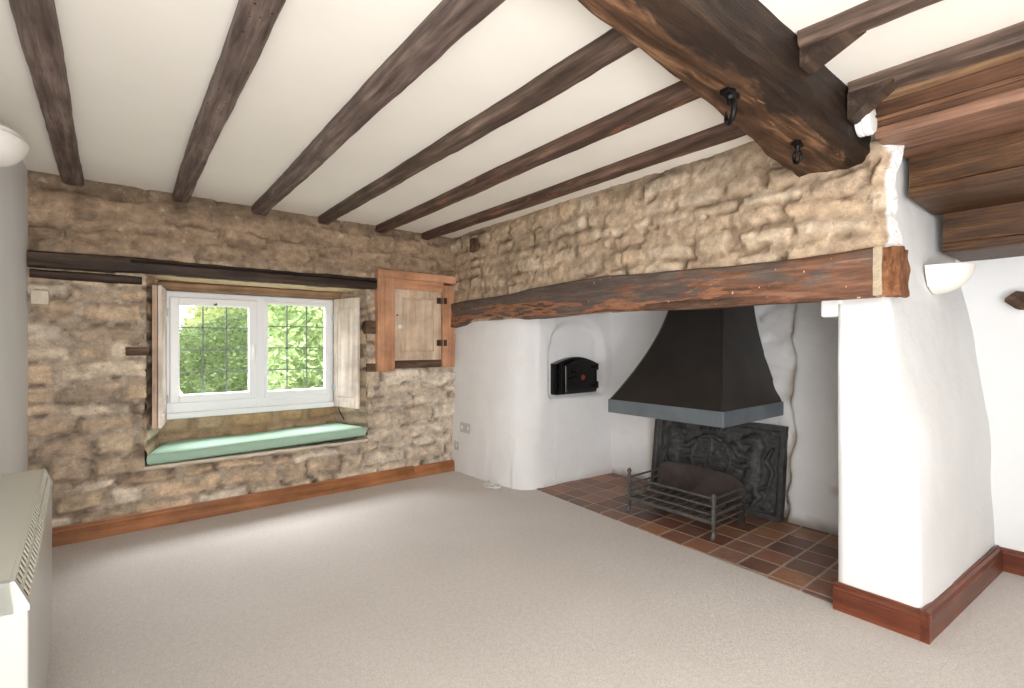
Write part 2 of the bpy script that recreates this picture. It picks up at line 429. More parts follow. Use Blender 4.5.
def beam(name, p0, p1, w, h, mat, seed=0, wob=0.008, parent=None, taper=1.0, rnd=0.012, wig=0.0, n=None, up=(0, 0, 1), pits=0):
    """hewn timber from p0 to p1 (centre line), local X along the length"""
    p0 = Vector(p0); p1 = Vector(p1); d = p1 - p0; Ln = d.length
    n = n or max(6, int(Ln / 0.03))
    X = d.normalized(); Y = Vector(up).cross(X).normalized(); Z = X.cross(Y)
    prof = []
    per = 6
    hw, hh = w / 2, h / 2
    for (ax, ay, bx, by) in ((-hw + rnd, -hh, hw - rnd, -hh), (hw, -hh + rnd, hw, hh - rnd), (hw - rnd, hh, -hw + rnd, hh), (-hw, hh - rnd, -hw, -hh + rnd)):
        for k in range(per):
            t = k / (per - 1); prof.append((ax + (bx - ax) * t, ay + (by - ay) * t))
    m = len(prof); vs = []; fs = []
    for i in range(n + 1):
        x = Ln * i / n; sc = 1 + (taper - 1) * i / n
        cy = wig * (mnoise.noise((x * 0.8, seed * 3.1, 0.3))); cz = wig * 0.5 * mnoise.noise((x * 0.9, seed * 7.7, 5.1))
        for (a, b) in prof:
            q = Vector((x * 3.2, a * 9 + seed, b * 9 + seed * 2.3)); k = mnoise.noise(q) * wob + mnoise.noise(q * 4) * wob * 0.45
            r = math.hypot(a / hw, b / hh)
            vs.append((x, a * sc + cy + k * a / hw, b * sc + cz + k * b / hh))
    for i in range(n):
        for k in range(m):
            k2 = (k + 1) % m
            fs.append((i * m + k, (i + 1) * m + k, (i + 1) * m + k2, i * m + k2))
    fs.append(tuple(range(m))); fs.append(tuple(n * m + k for k in range(m - 1, -1, -1)))
    mb = MB(); mb.add(vs, fs, True)
    o = mb.build(name, mat, parent, world=False, auto=45)
    R = Matrix((X, Y, Z)).transposed().to_4x4()
    W = Matrix.Translation(p0) @ R
    if parent is not None: W = Matrix.Translation(-Vector(parent.location)) @ W
    o.matrix_local = W
    return o

# ------------------------------------------------------------------ room shell
XL, XR, YB, YF, ZC = -0.41, 3.66, 3.98, -2.7, 2.21
mb = MB(); mb.box(XL - 0.1, XR + 0.1, YF - 0.1, YB + 0.1, -0.06, 0.0)
struct(mb.build('floor', M['carpet'], loc=(0, 0, 0)), 'pale beige carpeted floor')
mb = MB(); mb.box(XL - 0.1, XR + 0.1, YF - 0.1, YB + 0.1, ZC, ZC + 0.08)
struct(mb.build('ceiling', M['ceiling'], loc=(0, 0, 0)), 'cream painted ceiling between the dark timbers')
mb = MB(); mb.box(XL - 0.1, XL, YF, YB + 0.05, 0, ZC)
struct(mb.build('wall_left', M['wallpaint']), 'white painted wall behind the storage heater')
mb = MB(); mb.box(XR, XR + 0.1, YF, 0.7, 0, ZC)
struct(mb.build('wall_right', M['wallpaint']), 'white wall below the stair timbers')
mb = MB(); mb.box(XL, XR, YF - 0.1, YF, 0, ZC)
struct(mb.build('wall_front', plain('dark_unseen_wall', (140, 120, 98), 0.95, 0, 0.1, 6, 0.5, 0.2)))  # unseen wall, given a dark tone to cut light bounced onto the pier

# ------------------------------------------------------------------ rubble stone
def stones(U, Vv, seed, hmin, hmax, lmin, lmax, warp=0.02):
    """returns distance to stone edge, stone id randoms"""
    Uw = U + (fbm(U * 7, Vv * 7, seed) - 0.5) * warp * 2.6 + (fbm(U * 22, Vv * 22, seed + 3) - 0.5) * warp * 0.7
    Vw = Vv + (fbm(U * 3.0, Vv * 5, seed + 5) - 0.5) * warp * 3.6 + (fbm(U * 14, Vv * 14, seed + 9) - 0.5) * warp * 0.9
    rg = np.random.default_rng(seed)
    vmin, vmax = Vv.min() - 0.1, Vv.max() + 0.1
    ys = [vmin]
    while ys[-1] < vmax: ys.append(ys[-1] + rg.uniform(hmin, hmax))
    ys = np.array(ys)
    row = np.clip(np.searchsorted(ys, Vw) - 1, 0, len(ys) - 2)
    D = np.zeros_like(U); R1 = np.zeros_like(U); R2 = np.zeros_like(U); R3 = np.zeros_like(U)
    for r in range(len(ys) - 1):
        msk = row == r
        if not msk.any(): continue
        xs = [U.min() - 0.3 - rg.uniform(0, 0.2)]
        while xs[-1] < U.max() + 0.3: xs.append(xs[-1] + rg.uniform(lmin, lmax) * (0.7 + 0.6 * (ys[r + 1] - ys[r]) / hmax))
        xs = np.array(xs); k = len(xs) - 1
        a = rg.random(k); b = rg.random(k); c = rg.random(k)
        shr = rg.uniform(0, 0.022, (k, 4))
        u = Uw[msk]; v = Vw[msk]
        st = np.clip(np.searchsorted(xs, u) - 1, 0, k - 1)
        du = np.minimum(u - xs[st] - shr[st, 0], xs[st + 1] - shr[st, 1] - u)
        dv = np.minimum(v - ys[r] - shr[st, 2] * 0.6, ys[r + 1] - shr[st, 3] * 0.6 - v)
        rr = 0.028
        qx = np.maximum(rr - du, 0); qy = np.maximum(rr - dv, 0)
        D[msk] = rr - np.hypot(qx, qy); R1[msk] = a[st]; R2[msk] = b[st]; R3[msk] = c[st]
        D[msk] = np.where((du > rr) & (dv > rr), np.minimum(du, dv), D[msk])
    return D, R1, R2, R3

# back wall (window wall)
WX0, WX1, WZ0, WZ1 = 0.14, 1.63, 0.395, 1.66
CUP = (1.71, 2.50, 0.97, 1.82)
def stone_colour(R1, R2, R3, pal, mort, D, lo=0.004, hi=0.016, low_mort=None):
    pal = lin_np(pal); k = len(pal)
    i = np.clip((R1 * k).astype(int), 0, k - 1)
    base = pal[i] * (0.90 + 0.20 * R2)[..., None]
    f = sstep(lo, hi, D)[..., None]
    return base * f + mort * (1 - f)

xs = np.arange(XL, 2.57, 0.0085); zs = np.arange(0.0, ZC + 0.012, 0.0085)
U, Vv = np.meshgrid(xs, zs, indexing='ij')
D, R1, R2, R3 = stones(U, Vv, 21, 0.075, 0.15, 0.14, 0.38, 0.026)
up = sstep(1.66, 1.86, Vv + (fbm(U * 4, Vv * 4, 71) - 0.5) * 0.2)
face = sstep(0.0, 0.03, D)
smear = np.clip(up * 0.75 + sstep(0.42, 0.62, fbm(U * 5, Vv * 6, 33)) * 0.55, 0, 1)      # mortar dragged over the stones
hgt = face * (0.011 + 0.022 * R3) * (1 - 0.5 * smear) + (fbm(U * 16, Vv * 16, 3) - 0.5) * 0.014 + (fbm(U * 40, Vv * 40, 8) - 0.5) * 0.010
hgt += (fbm(U * 1.6, Vv * 1.6, 40) - 0.5) * 0.03
crack = sstep(0.52, 0.66, fbm(U * 11, Vv * 14, 55)) * (1 - sstep(0.0, 0.012, D))
hgt -= crack * 0.02
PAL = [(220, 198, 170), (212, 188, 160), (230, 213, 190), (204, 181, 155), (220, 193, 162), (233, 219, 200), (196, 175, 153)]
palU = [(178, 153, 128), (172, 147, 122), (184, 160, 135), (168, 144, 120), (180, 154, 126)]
mort = lin_np((190, 174, 156)) * (0.80 + 0.36 * fbm(U * 8, Vv * 8, 90))[..., None]
cA = stone_colour(R1, R2, R3, PAL, mort, D)
mU = lin_np((170, 147, 124)) * (0.8 + 0.4 * fbm(U * 6, Vv * 6, 91))[..., None]
cB = stone_colour(R1, R2, R3, palU, mU, D, 0.0, 0.03)
sm = (smear * 0.55)[..., None]
cA = cA * (1 - sm) + mort * sm; cB = cB * (1 - sm) + mU * sm
pale = (sstep(0.9, 2.2, U) * (1 - sstep(0.8, 1.3, Vv)))[..., None] * 0.45
cA = cA * (1 - pale) + lin_np((232, 220, 204)) * pale
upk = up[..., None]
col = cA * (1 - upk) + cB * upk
dirt = sstep(0.58, 0.72, fbm(U * 6, Vv * 8, 77))[..., None] * 0.45
col = col * (1 - dirt * 0.55)
col = col * (0.66 + 0.68 * fbm(U * 26, Vv * 34, 601, 5))[..., None]
gap = (sstep(0.52, 0.64, fbm(U * 11, Vv * 14, 55)) * (1 - sstep(-0.006, 0.005, D)))[..., None] * (0.62 - 0.3 * up)[..., None]
col = col * (1 - gap) + lin_np((108, 88, 72)) * gap
# darker towards the top courses, with a noisy lower edge
topdark = (sstep(2.05, 2.2, Vv + (fbm(U * 9, Vv * 9, 12) - 0.5) * 0.16))[..., None] * 0.45
col = col * (1 - topdark)
Yw = YB - hgt + 0.008
inc = (U > CUP[0] + 0.03) & (U < CUP[1] - 0.03) & (Vv > CUP[2] + 0.03) & (Vv < CUP[3] - 0.03)
Yw = np.where(inc, YB + 0.06, Yw)
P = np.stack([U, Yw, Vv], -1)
cxm = (U[:-1, :-1] + U[1:, 1:]) / 2; czm = (Vv[:-1, :-1] + Vv[1:, 1:]) / 2
edge = (fbm(cxm * 9, czm * 9, 14) - 0.5) * 0.03
keep = ~((cxm > WX0 + edge) & (cxm < WX1 + edge) & (czm > WZ0 + edge * 0.5) & (czm < WZ1 + 0.02))
# reveals and the strip of stone under the frame
YW = 4.36
FX0, FX1 = 0.255, 1.475
def side_patch(xa, xb, seed, flip):
    # splayed reveal of the opening
    s_ = np.arange(0, 1.001, 0.03); z_ = np.arange(WZ0 - 0.03, WZ1 + 0.04, 0.012)
    S, Z = np.meshgrid(s_, z_, indexing='ij')
    d, r1, r2, r3 = stones(S * 0.4, Z, seed, 0.08, 0.15, 0.2, 0.4)
    hh = sstep(0, 0.03, d) * 0.02 + (fbm(S * 8, Z * 16, seed) - 0.5) * 0.014
    sg = 1 if flip else -1
    X = xa + (xb - xa) * S + sg * hh
    Y = YB + 0.004 - 0.02 * (S < 0.01) + (YW + 0.05 - YB) * S
    c = stone_colour(r1, r2, r3, PAL, lin_np((168, 154, 136)) * np.ones(S.shape + (1,)), d)
    return np.stack([X, Y, Z], -1), c, flip
lp = side_patch(WX0 - 0.012, 0.235, 5, True)
rp = side_patch(WX1 + 0.012, 1.50, 6, False)
x_ = np.arange(0.1, 1.66, 0.012); z_ = np.arange(WZ0 - 0.03, 0.662, 0.012)
S, Z = np.meshgrid(x_, z_, indexing='ij')
d, r1, r2, r3 = stones(S, Z, 9, 0.1, 0.17, 0.14, 0.3)
hh = sstep(0, 0.03, d) * 0.03 + (fbm(S * 14, Z * 14, 4) - 0.5) * 0.016
c = stone_colour(r1, r2, r3, [(190, 160, 126), (176, 146, 112), (200, 176, 146)], lin_np((180, 156, 128)) * np.ones(S.shape + (1,)), d)
up_ = (np.stack([S, YW + 0.012 - hh, Z], -1), c, False)
x_ = np.linspace(0.08, 1.68, 60); y_ = np.linspace(YB - 0.012, YW + 0.05, 16)
S, T = np.meshgrid(x_, y_, indexing='ij')
sillp = (np.stack([S, T, WZ0 - 0.008 + (fbm(S * 9, T * 9, 61) - 0.5) * 0.02], -1), np.ones(S.shape + (3,)) * lin_np((214, 200, 176)), False)
soff = (np.stack([S, T, WZ1 - 0.004 + (fbm(S * 6, T * 6, 62) - 0.5) * 0.008], -1), np.ones(S.shape + (3,)) * lin_np((214, 192, 160)), True)
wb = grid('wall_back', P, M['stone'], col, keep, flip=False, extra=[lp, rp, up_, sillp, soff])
struct(wb, 'rubble stone wall around the window')

# outer skin of the window wall so no daylight leaks
mb = MB()
for (a, b_, c_, d_) in ((XL - 0.1, 0.268, 0, ZC), (1.462, 3.76, 0, ZC), (0.268, 1.462, 0, 0.69), (0.268, 1.462, 1.570, ZC)):
    mb.box(a, b_, YB + 0.43, YB + 0.55, c_, d_)
mb.box(XL - 0.1, 0.06, YB + 0.07, YB + 0.43, 0, ZC); mb.box(1.72, 3.76, YB + 0.07, YB + 0.43, 0, ZC)
mb.box(0.06, 1.72, YB + 0.07, YB + 0.43, 0, 0.39); mb.box(0.06, 1.72, YB + 0.07, YB + 0.43, 1.69, ZC)
struct(mb.build('wall_back_core', M['sill']))

# fireplace wall above the lintel (stone)
XS = 2.475
s_ = np.arange(0.515, 4.0, 0.0085); z_ = np.arange(1.40, ZC + 0.012, 0.0085)
S, Z = np.meshgrid(s_, z_, indexing='ij')
D, R1, R2, R3 = stones(S, Z, 57, 0.075, 0.15, 0.12, 0.34, 0.03)
smear = np.clip(0.45 + sstep(0.4, 0.65, fbm(S * 5, Z * 6, 133)) * 0.5, 0, 1)
face = sstep(0.0, 0.032, D)
hgt = face * (0.008 + 0.014 * R3) * (1 - 0.45 * smear) + (fbm(S * 13, Z * 13, 103) - 0.5) * 0.024 + (fbm(S * 38, Z * 38, 108) - 0.5) * 0.012
hgt += (fbm(S * 1.7, Z * 1.9, 140) - 0.5) * 0.04
ck = sstep(0.52, 0.68, fbm(S * 8, Z * 9, 155)) * (1 - sstep(0.0, 0.012, D))
hgt -= ck * 0.022
PAL2 = [(206, 182, 155), (198, 173, 147), (214, 194, 169), (202, 176, 148), (186, 162, 138), (218, 200, 177)]
mort = lin_np((184, 162, 138)) * (0.80 + 0.36 * fbm(S * 7, Z * 7, 190))[..., None]
col = stone_colour(R1, R2, R3, PAL2, mort, D)
sm = (smear * 0.6)[..., None]; col = col * (1 - sm) + mort * sm
greyp = sstep(0.55, 0.7, fbm(S * 3.2, Z * 4, 170))[..., None] * 0.5
col = col * (1 - greyp) + lin_np((158, 140, 120)) * greyp
col = col * (0.66 + 0.68 * fbm(S * 26, Z * 32, 602, 5))[..., None]
gap = (sstep(0.48, 0.62, fbm(S * 8, Z * 9, 155)) * (1 - sstep(-0.004, 0.008, D)))[..., None] * 0.6
col = col * (1 - gap) + lin_np((120, 98, 78)) * gap
td = sstep(2.12, 2.2, Z + (fbm(S * 6, Z * 9, 112) - 0.5) * 0.2)[..., None] * 0.42 * sstep(0.3, 0.6, fbm(S * 2, Z, 5))[..., None]
col = col * (1 - td)
wl = np.maximum(sstep(0.575, 0.56, S + (fbm(S * 0 + 7, Z * 9, 144) - 0.5) * 0.05), sstep(2.02, 2.05, Z + (S - 0.60) * 1.2 * -1 + (fbm(S * 14, Z * 14, 145) - 0.5) * 0.08) * sstep(0.66, 0.64, S))[..., None]
col = col * (1 - wl) + lin_np((232, 232, 232)) * wl
b = np.maximum(0.66 - S, 0)
X = XS - hgt + (b / 0.145) ** 2.2 * 0.075
Yv = S + 0.0
Yv = np.where(S < 0.66, 0.66 - (0.66 - S) * 0.60 + (fbm(S * 0 + 3, Z * 8, 44) - 0.5) * 0.05 * (b / 0.145), Yv)
P = np.stack([X, Yv, Z], -1)
struct(grid('wall_right_stone', P, M['stone2'], col, None, flip=True), 'warm rubble stone wall above the fireplace lintel')
mb = MB(); mb.box(2.53, 2.70, 0.70, YB + 0.02, 1.50, ZC)
struct(mb.build('wall_right_stone_core', M['mortar']))

# ------------------------------------------------------------------ inglenook plaster
XBK = 3.56
# cheek: plan curve from the window wall corner round the nose to the back wall
ctrl = [(2.485, 4.0), (2.485, 3.8), (2.495, 3.5), (2.52, 3.28), (2.56, 3.14), (2.62, 3.06), (2.72, 3.015), (2.85, 3.0), (3.05, 2.985), (3.3, 2.965), (3.60, 2.94)]
pts = []
for i in range(len(ctrl) - 1):
    p0 = ctrl[max(i - 1, 0)]; p1 = ctrl[i]; p2 = ctrl[i + 1]; p3 = ctrl[min(i + 2, len(ctrl) - 1)]
    for k in range(10):
        t = k / 10
        pts.append([0.5 * ((2 * p1[j]) + (-p0[j] + p2[j]) * t + (2 * p0[j] - 5 * p1[j] + 4 * p2[j] - p3[j]) * t * t + (-p0[j] + 3 * p1[j] - 3 * p2[j] + p3[j]) * t ** 3) for j in (0, 1)])
pts.append(list(ctrl[-1])); pts = np.array(pts)
d = np.gradient(pts, axis=0); nn = np.stack([d[:, 1], -d[:, 0]], -1); nn /= np.linalg.norm(nn, axis=1)[:, None]
arc = np.concatenate([[0], np.cumsum(np.linalg.norm(np.diff(pts, axis=0), axis=1))])
ss = np.arange(0, arc[-1], 0.016)
px = np.interp(ss, arc, pts[:, 0]); py = np.interp(ss, arc, pts[:, 1]); nx = np.interp(ss, arc, nn[:, 0]); ny = np.interp(ss, arc, nn[:, 1])
z_ = np.arange(0, 2.19, 0.02)
SS, Z = np.meshgrid(ss, z_, indexing='ij')
PX = px[:, None] + 0 * Z; PY = py[:, None] + 0 * Z; NX = nx[:, None] + 0 * Z; NY = ny[:, None] + 0 * Z
lump = (fbm(SS * 2.2, Z * 2.0, 201) - 0.5) * 0.035 + (fbm(SS * 7, Z * 6, 202) - 0.5) * 0.01
lump += -0.03 * sstep(0.5, 1.4, Z) * (PX < 2.7) + 0.02 * (1 - sstep(0, 0.35, Z)) * (PX > 2.55)
# arched recess of the bread oven
ac, aw = 3.15, 0.31
top = 1.18 + 0.22 * np.sqrt(np.clip(1 - ((PX - ac) / aw) ** 2, 0, 1))
rec = sstep(-0.03, 0.03, aw - np.abs(PX - ac) ) * sstep(-0.03, 0.02, Z - 0.755) * sstep(-0.04, 0.04, top - Z) * (PY < 3.1)
lump = np.where(PX > 2.9, lump * 0.4, lump)
Pc = np.stack([PX + (NX * lump) * 1.0, PY + NY * lump + rec * 0.07, Z], -1)
# normals of the plan curve point towards the room: flip sign if needed
white = lin_np((236, 236, 237))
colc = np.ones(Z.shape + (3,)) * white
stn = (1 - sstep(0.0, 0.07, Z + (fbm(SS * 8, Z * 8, 9) - 0.5) * 0.06))[..., None] * 0.35 * (PX > 2.75)[..., None]
colc = colc * (1 - stn) + lin_np((168, 150, 128)) * stn
# back wall of the inglenook
y_ = np.arange(0.70, 2.98, 0.016)
T, Z2 = np.meshgrid(y_, z_, indexing='ij')
edge = 1.37 + (fbm(T * 0 + 1.3, Z2 * 5, 301) - 0.5) * 0.10 + 0.05 * sstep(0.5, 0.0, Z2)
stp = sstep(0.0, 0.03, edge - T)
rough = sstep(1.34, 1.40, T) * sstep(1.72, 1.60, T)
XB = XBK - 0.075 * stp + (fbm(T * 2, Z2 * 2, 302) - 0.5) * 0.03 + rough * (fbm(T * 8, Z2 * 8, 303) - 0.5) * 0.10
colb = np.ones(Z2.shape + (3,)) * white
ed = np.exp(-((T - edge - 0.0) / 0.035) ** 2) * sstep(0.35, 0.65, fbm(T * 9, Z2 * 7, 304)) * 0.6
st2 = sstep(0.62, 0.75, fbm(T * 5, Z2 * 3.5, 305)) * sstep(0.95, 0.5, Z2) * 0.55
st3 = np.exp(-((T - 2.50) / 0.03) ** 2) * sstep(0.75, 0.5, Z2) * 0.5
bse = (1 - sstep(0.0, 0.09, Z2 + (fbm(T * 8, Z2 * 8, 306) - 0.5) * 0.08)) * 0.75
s_all = np.clip(ed + st2 * (T < 1.45) + st3, 0, 0.8)[..., None]
colb = colb * (1 - s_all) + lin_np((176, 150, 118)) * s_all
colb = colb * (1 - bse[..., None]) + lin_np((120, 108, 94)) * bse[..., None]
Pb = np.stack([XB, T, Z2], -1)
struct(grid('wall_inglenook', Pc, M['hplaster'], colc, None, flip=True, extra=[(Pb, colb, False)]),
       'white lumpy plaster inside the inglenook fireplace')
# side of the opening by the pier, and the smoke hole above
mb = MB(); mb.box(XBK - 0.12, 3.76, 0.70, YB, 0, ZC); mb.v = []; mb.f = []; mb.sm = []
mb.box(2.62, 3.66, 2.99, 2.995, 1.5, 2.2); 
mb = MB(); mb.box(2.70, 3.66, 0.70, 3.02, 2.16, 2.2)
struct(mb.build('ceiling_inglenook', M['plaster']))
mb = MB(); mb.box(3.66, 3.76, 0.70, YB + 0.4, 0, ZC)
struct(mb.build('wall_right_core', M['plaster']))

# pier: sections by height
zf = [(0, .4955), (0.08, .4965), (0.67 * 0.6, .502), (0.67, .512), (0.87, .540), (1.095, .582), (1.2, .588), (1.32, .597), (1.42, .612), (2.2, .622)]
zb = [(0, .398), (0.12, .402), (0.785, .428), (1.13, .483), (1.557, .548), (2.2, .60)]
fz = np.array([a for a, _ in zf]); fv = np.array([b for _, b in zf])
bz = np.array([a for a, _ in zb]); bv = np.array([b for _, b in zb])
zz = np.arange(0, 2.2, 0.02); rows = []
for z in zz:
    yf = np.interp(z, fz, fv); yb = np.interp(z, bz, bv); x0 = 2.545 if z < 1.40 else 2.56
    yl = 0.795
    sec = []
    for t in np.linspace(0, 1, 10): sec.append((x0 + 0.36 * (1 - t), yl))
    for t in np.linspace(0.0, 1, 12)[1:]:
        sec.append((x0, yl + (yf + 0.03 - yl) * t))
    for a in np.linspace(0, 1, 6)[1:]:
        th = a * math.pi / 2
        sec.append((x0 + 0.03 * (1 - math.cos(th)) * 1.0, yf + 0.03 - 0.03 * math.sin(th)))
    # second soft arris a hand's width back
    ym = yf + (yb - yf) * 0.14 - 0.004
    sec.append((x0 + 0.10, ym + 0.004)); sec.append((x0 + 0.15, ym)); 
    for t in np.linspace(0, 1, 40)[1:]:
        sec.append((x0 + 0.15 + (3.68 - x0 - 0.15) * t, ym + (yb - ym) * t))
    rows.append(sec)
A = np.array(rows)
Zp = zz[:, None] + 0 * A[..., 0]
lx = (fbm(A[..., 1] * 6 + 4, Zp * 2.2, 401) - 0.5) * 0.02; ly = (fbm(A[..., 0] * 2.2, Zp * 2.4, 402) - 0.5) * 0.03
lim = (A[..., 0] > 2.6) & (A[..., 1] < 0.7)
front = (A[..., 0] < 2.56)
Pp = np.stack([A[..., 0] + np.where(front, lx, 0), A[..., 1] + np.where(lim, ly, 0), Zp], -1)
struct(grid('wall_pier', Pp, M['plaster'], None, None, flip=False), 'white plastered pier at the right end of the fireplace')
mb = MB(); mb.box(2.55, 2.80, 0.78, 0.868, 1.325, 1.45, 0.008)
struct(mb.build('trim_1', M['plaster']), 'small white plaster corbel under the right end of the lintel')

# ------------------------------------------------------------------ hearth tiles
mb = MB()
hx0, hx1, hy0, hy1 = 2.50, 3.58, 0.74, 3.06
ts = 0.166
tv = []; tf = []; tc_ = []
PT = lin_np([(140, 100, 82), (150, 108, 86), (130, 96, 82), (158, 114, 86), (120, 90, 78), (146, 110, 94), (134, 92, 74)])
y = 0.962 - ts * 2; j = 0
def edge_x(yy): return 2.565 + (yy - 0.81) * (2.685 - 2.565) / (2.99 - 0.81)
gridN = 0
while y < hy1:
    x = 2.44
    while x < hx1:
        g = 0.005; bv_ = 0.002
        ex = max(edge_x(y), edge_x(y + ts))
        xa = max(x + g, edge_x(y + ts / 2) + 0.0); xb = x + ts - g; ya = y + g; yb = y + ts - g
        if xb - xa > 0.02:
            k = len(tv); zt = 0.0075 + random.uniform(-0.0008, 0.0008)
            e0 = max(x + g, edge_x(ya)); e1 = max(x + g, edge_x(yb))
            tv += [(e0, ya, 0.001), (xb, ya, 0.001), (xb, yb, 0.001), (e1, yb, 0.001),
                   (e0 + bv_, ya + bv_, zt), (xb - bv_, ya + bv_, zt), (xb - bv_, yb - bv_, zt), (e1 + bv_, yb - bv_, zt)]
            tf += [(k + 4, k + 5, k + 6, k + 7), (k, k + 1, k + 5, k + 4), (k + 1, k + 2, k + 6, k + 5), (k + 2, k + 3, k + 7, k + 6), (k + 3, k, k + 4, k + 7)]
            cc = PT[random.randrange(len(PT))] * random.uniform(0.8, 1.15)
            tile_tone = 0.75 if (x > 2.75 and 1.35 < y < 2.45) else 1.0  # darker tiles beneath the hood and grate
            tc_ += [cc * tile_tone] * 8
        x += ts
    y += ts
k = len(tv)
tv += [(edge_x(hy0), hy0, 0.006), (hx1, hy0, 0.006), (hx1, hy1, 0.006), (edge_x(hy1), hy1, 0.006)]
tf += [(k, k + 1, k + 2, k + 3)]; tc_ += [lin_np((178, 160, 144))] * 4
me = bpy.data.meshes.new('hearth'); me.from_pydata(tv, [], tf)
ca = me.color_attributes.new('Col', 'FLOAT_COLOR', 'POINT')
ca.data.foreach_set('color', np.concatenate([np.array(tc_), np.ones((len(tc_), 1))], 1).astype(np.float32).ravel())
me.materials.append(M['tile'])
o = bpy.data.objects.new('floor_hearth', me); C.objects.link(o); struct(o, 'red brown quarry tiled hearth')

# ------------------------------------------------------------------ ceiling timbers
JG = 'ceiling joists over the carpet'
joists = [((-0.21, 4.0), (-0.175, 0.70), 0.095, 'joist_pale', 'dark oak ceiling joist running in above the storage heater, first from the white wall'),
          ((0.325, 4.0), (0.317, 0.752), 0.092, 'joist_pits', 'greyed ceiling joist full of nail holes that ends above the left shutter'),
          ((0.81, 4.0), (0.793, 0.795), 0.10, 'joist_pale', 'ceiling joist that meets the stone wall over the middle of the window'),
          ((1.275, 4.0), (1.275, 0.838), 0.088, 'joist', 'ceiling joist that meets the stone wall above the right shutter'),
          ((1.755, 4.0), (1.715, 0.882), 0.092, 'joist_red', 'ceiling joist second nearest to the fireplace wall, rust brown patches near the main beam'),
          ((2.20, 4.0), (2.195, 0.927), 0.088, 'joist_red', 'ceiling joist closest to and alongside the fireplace stone wall')]
for i, (a, b, w, m, lab) in enumerate(joists):
    o = beam('ceiling_joist', (a[0], a[1] + 0.04, 2.196), (b[0], b[1], 2.19), w, 0.076, M[m], seed=i * 5 + 2, wob=0.004, wig=0.012)
    tag(o, lab, 'ceiling joist', JG, 'thing')
# main beam: hewn, wider towards the fireplace
def main_beam():
    n = 90; L0, L1 = XL, 2.50; vs = []; fs = []
    per = 12
    for i in range(n + 1):
        x = L0 + (L1 - L0) * i / n
        t = (x - 0.79) / (2.45 - 0.79)
        yl = 0.775 + 0.155 * min(max(t, -0.6), 1.05); yr = 0.655
        zb = 1.985 - 0.01 * t
        zl = 2.02
        ring = []
        corners = [(yl + 0.0, ZC + 0.02), (yl + 0.004, zb + 0.012), (yl - 0.008, zb), (yr + 0.055, zb - 0.004), (yr, zb + 0.035), (yr + 0.008, ZC + 0.02)]
        for k in range(len(corners)):
            a = corners[k]; b = corners[(k + 1) % len(corners)]
            for q in range(6):
                f = q / 6; ring.append((a[0] + (b[0] - a[0]) * f, a[1] + (b[1] - a[1]) * f))
        cy = sum(p[0] for p in ring) / len(ring); cz = sum(p[1] for p in ring) / len(ring)
        for (yy, z) in ring:
            q = Vector((x * 2.6, yy * 8, z * 8)); k = mnoise.noise(q) * 0.014 + mnoise.noise(q * 3.5) * 0.006 + mnoise.noise(Vector((x * 6, yy * 40, z * 40))) * 0.004
            dy, dz = yy - cy, z - cz; l = math.hypot(dy, dz)
            vs.append((x - L0, yy - 0.79 + k * dy / l, z - 2.1 + k * dz / l))
        m = len(ring)
    for i in range(n):
        for k in range(m):
            k2 = (k + 1) % m
            fs.append((i * m + k, (i + 1) * m + k, (i + 1) * m + k2, i * m + k2))
    fs.append(tuple(range(m))); fs.append(tuple(n * m + k for k in range(m)))
    mb = MB(); mb.add(vs, fs, True)
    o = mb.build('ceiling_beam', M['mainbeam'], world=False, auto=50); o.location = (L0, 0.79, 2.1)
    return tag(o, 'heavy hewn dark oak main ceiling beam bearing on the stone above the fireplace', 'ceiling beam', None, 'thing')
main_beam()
o = beam('ceiling_joist', (1.755, 0.65, 2.20), (1.93, -2.6, 2.20), 0.085, 0.075, M['joist'], 41, 0.006, wig=0.02)
tag(o, 'dark joist on the near side of the main beam, farther from the fireplace stone', 'ceiling joist', 'joists beyond the main beam', 'thing')
o = beam('ceiling_joist', (2.235, 0.65, 2.195), (2.25, -2.6, 2.195), 0.085, 0.075, M['joist'], 45, 0.006, wig=0.02)
tag(o, 'dark joist on the near side of the main beam, next to the stair timbers', 'ceiling joist', 'joists beyond the main beam', 'thing')
for x, poly, lab in ((1.775, [(0.652, 2.176), (0.652, 2.106), (0.64, 2.106), (0.49, 2.172), (0.49, 2.176)], 'dark triangular timber bracket under the joist farther from the stairs'),
                     (2.225, [(0.652, 2.166), (0.652, 2.066), (0.64, 2.066), (0.51, 2.160), (0.51, 2.166)], 'dark triangular timber bracket above the white smoke alarm')):
    mb = MB(); mb.prism(poly, x - 0.04, x + 0.04, 'X')
    bm_ = mb.build('joist_bracket', M['winlintel'], loc=(x, 0.6, 2.1)); tag(bm_, lab, 'bracket', 'triangular joist brackets')

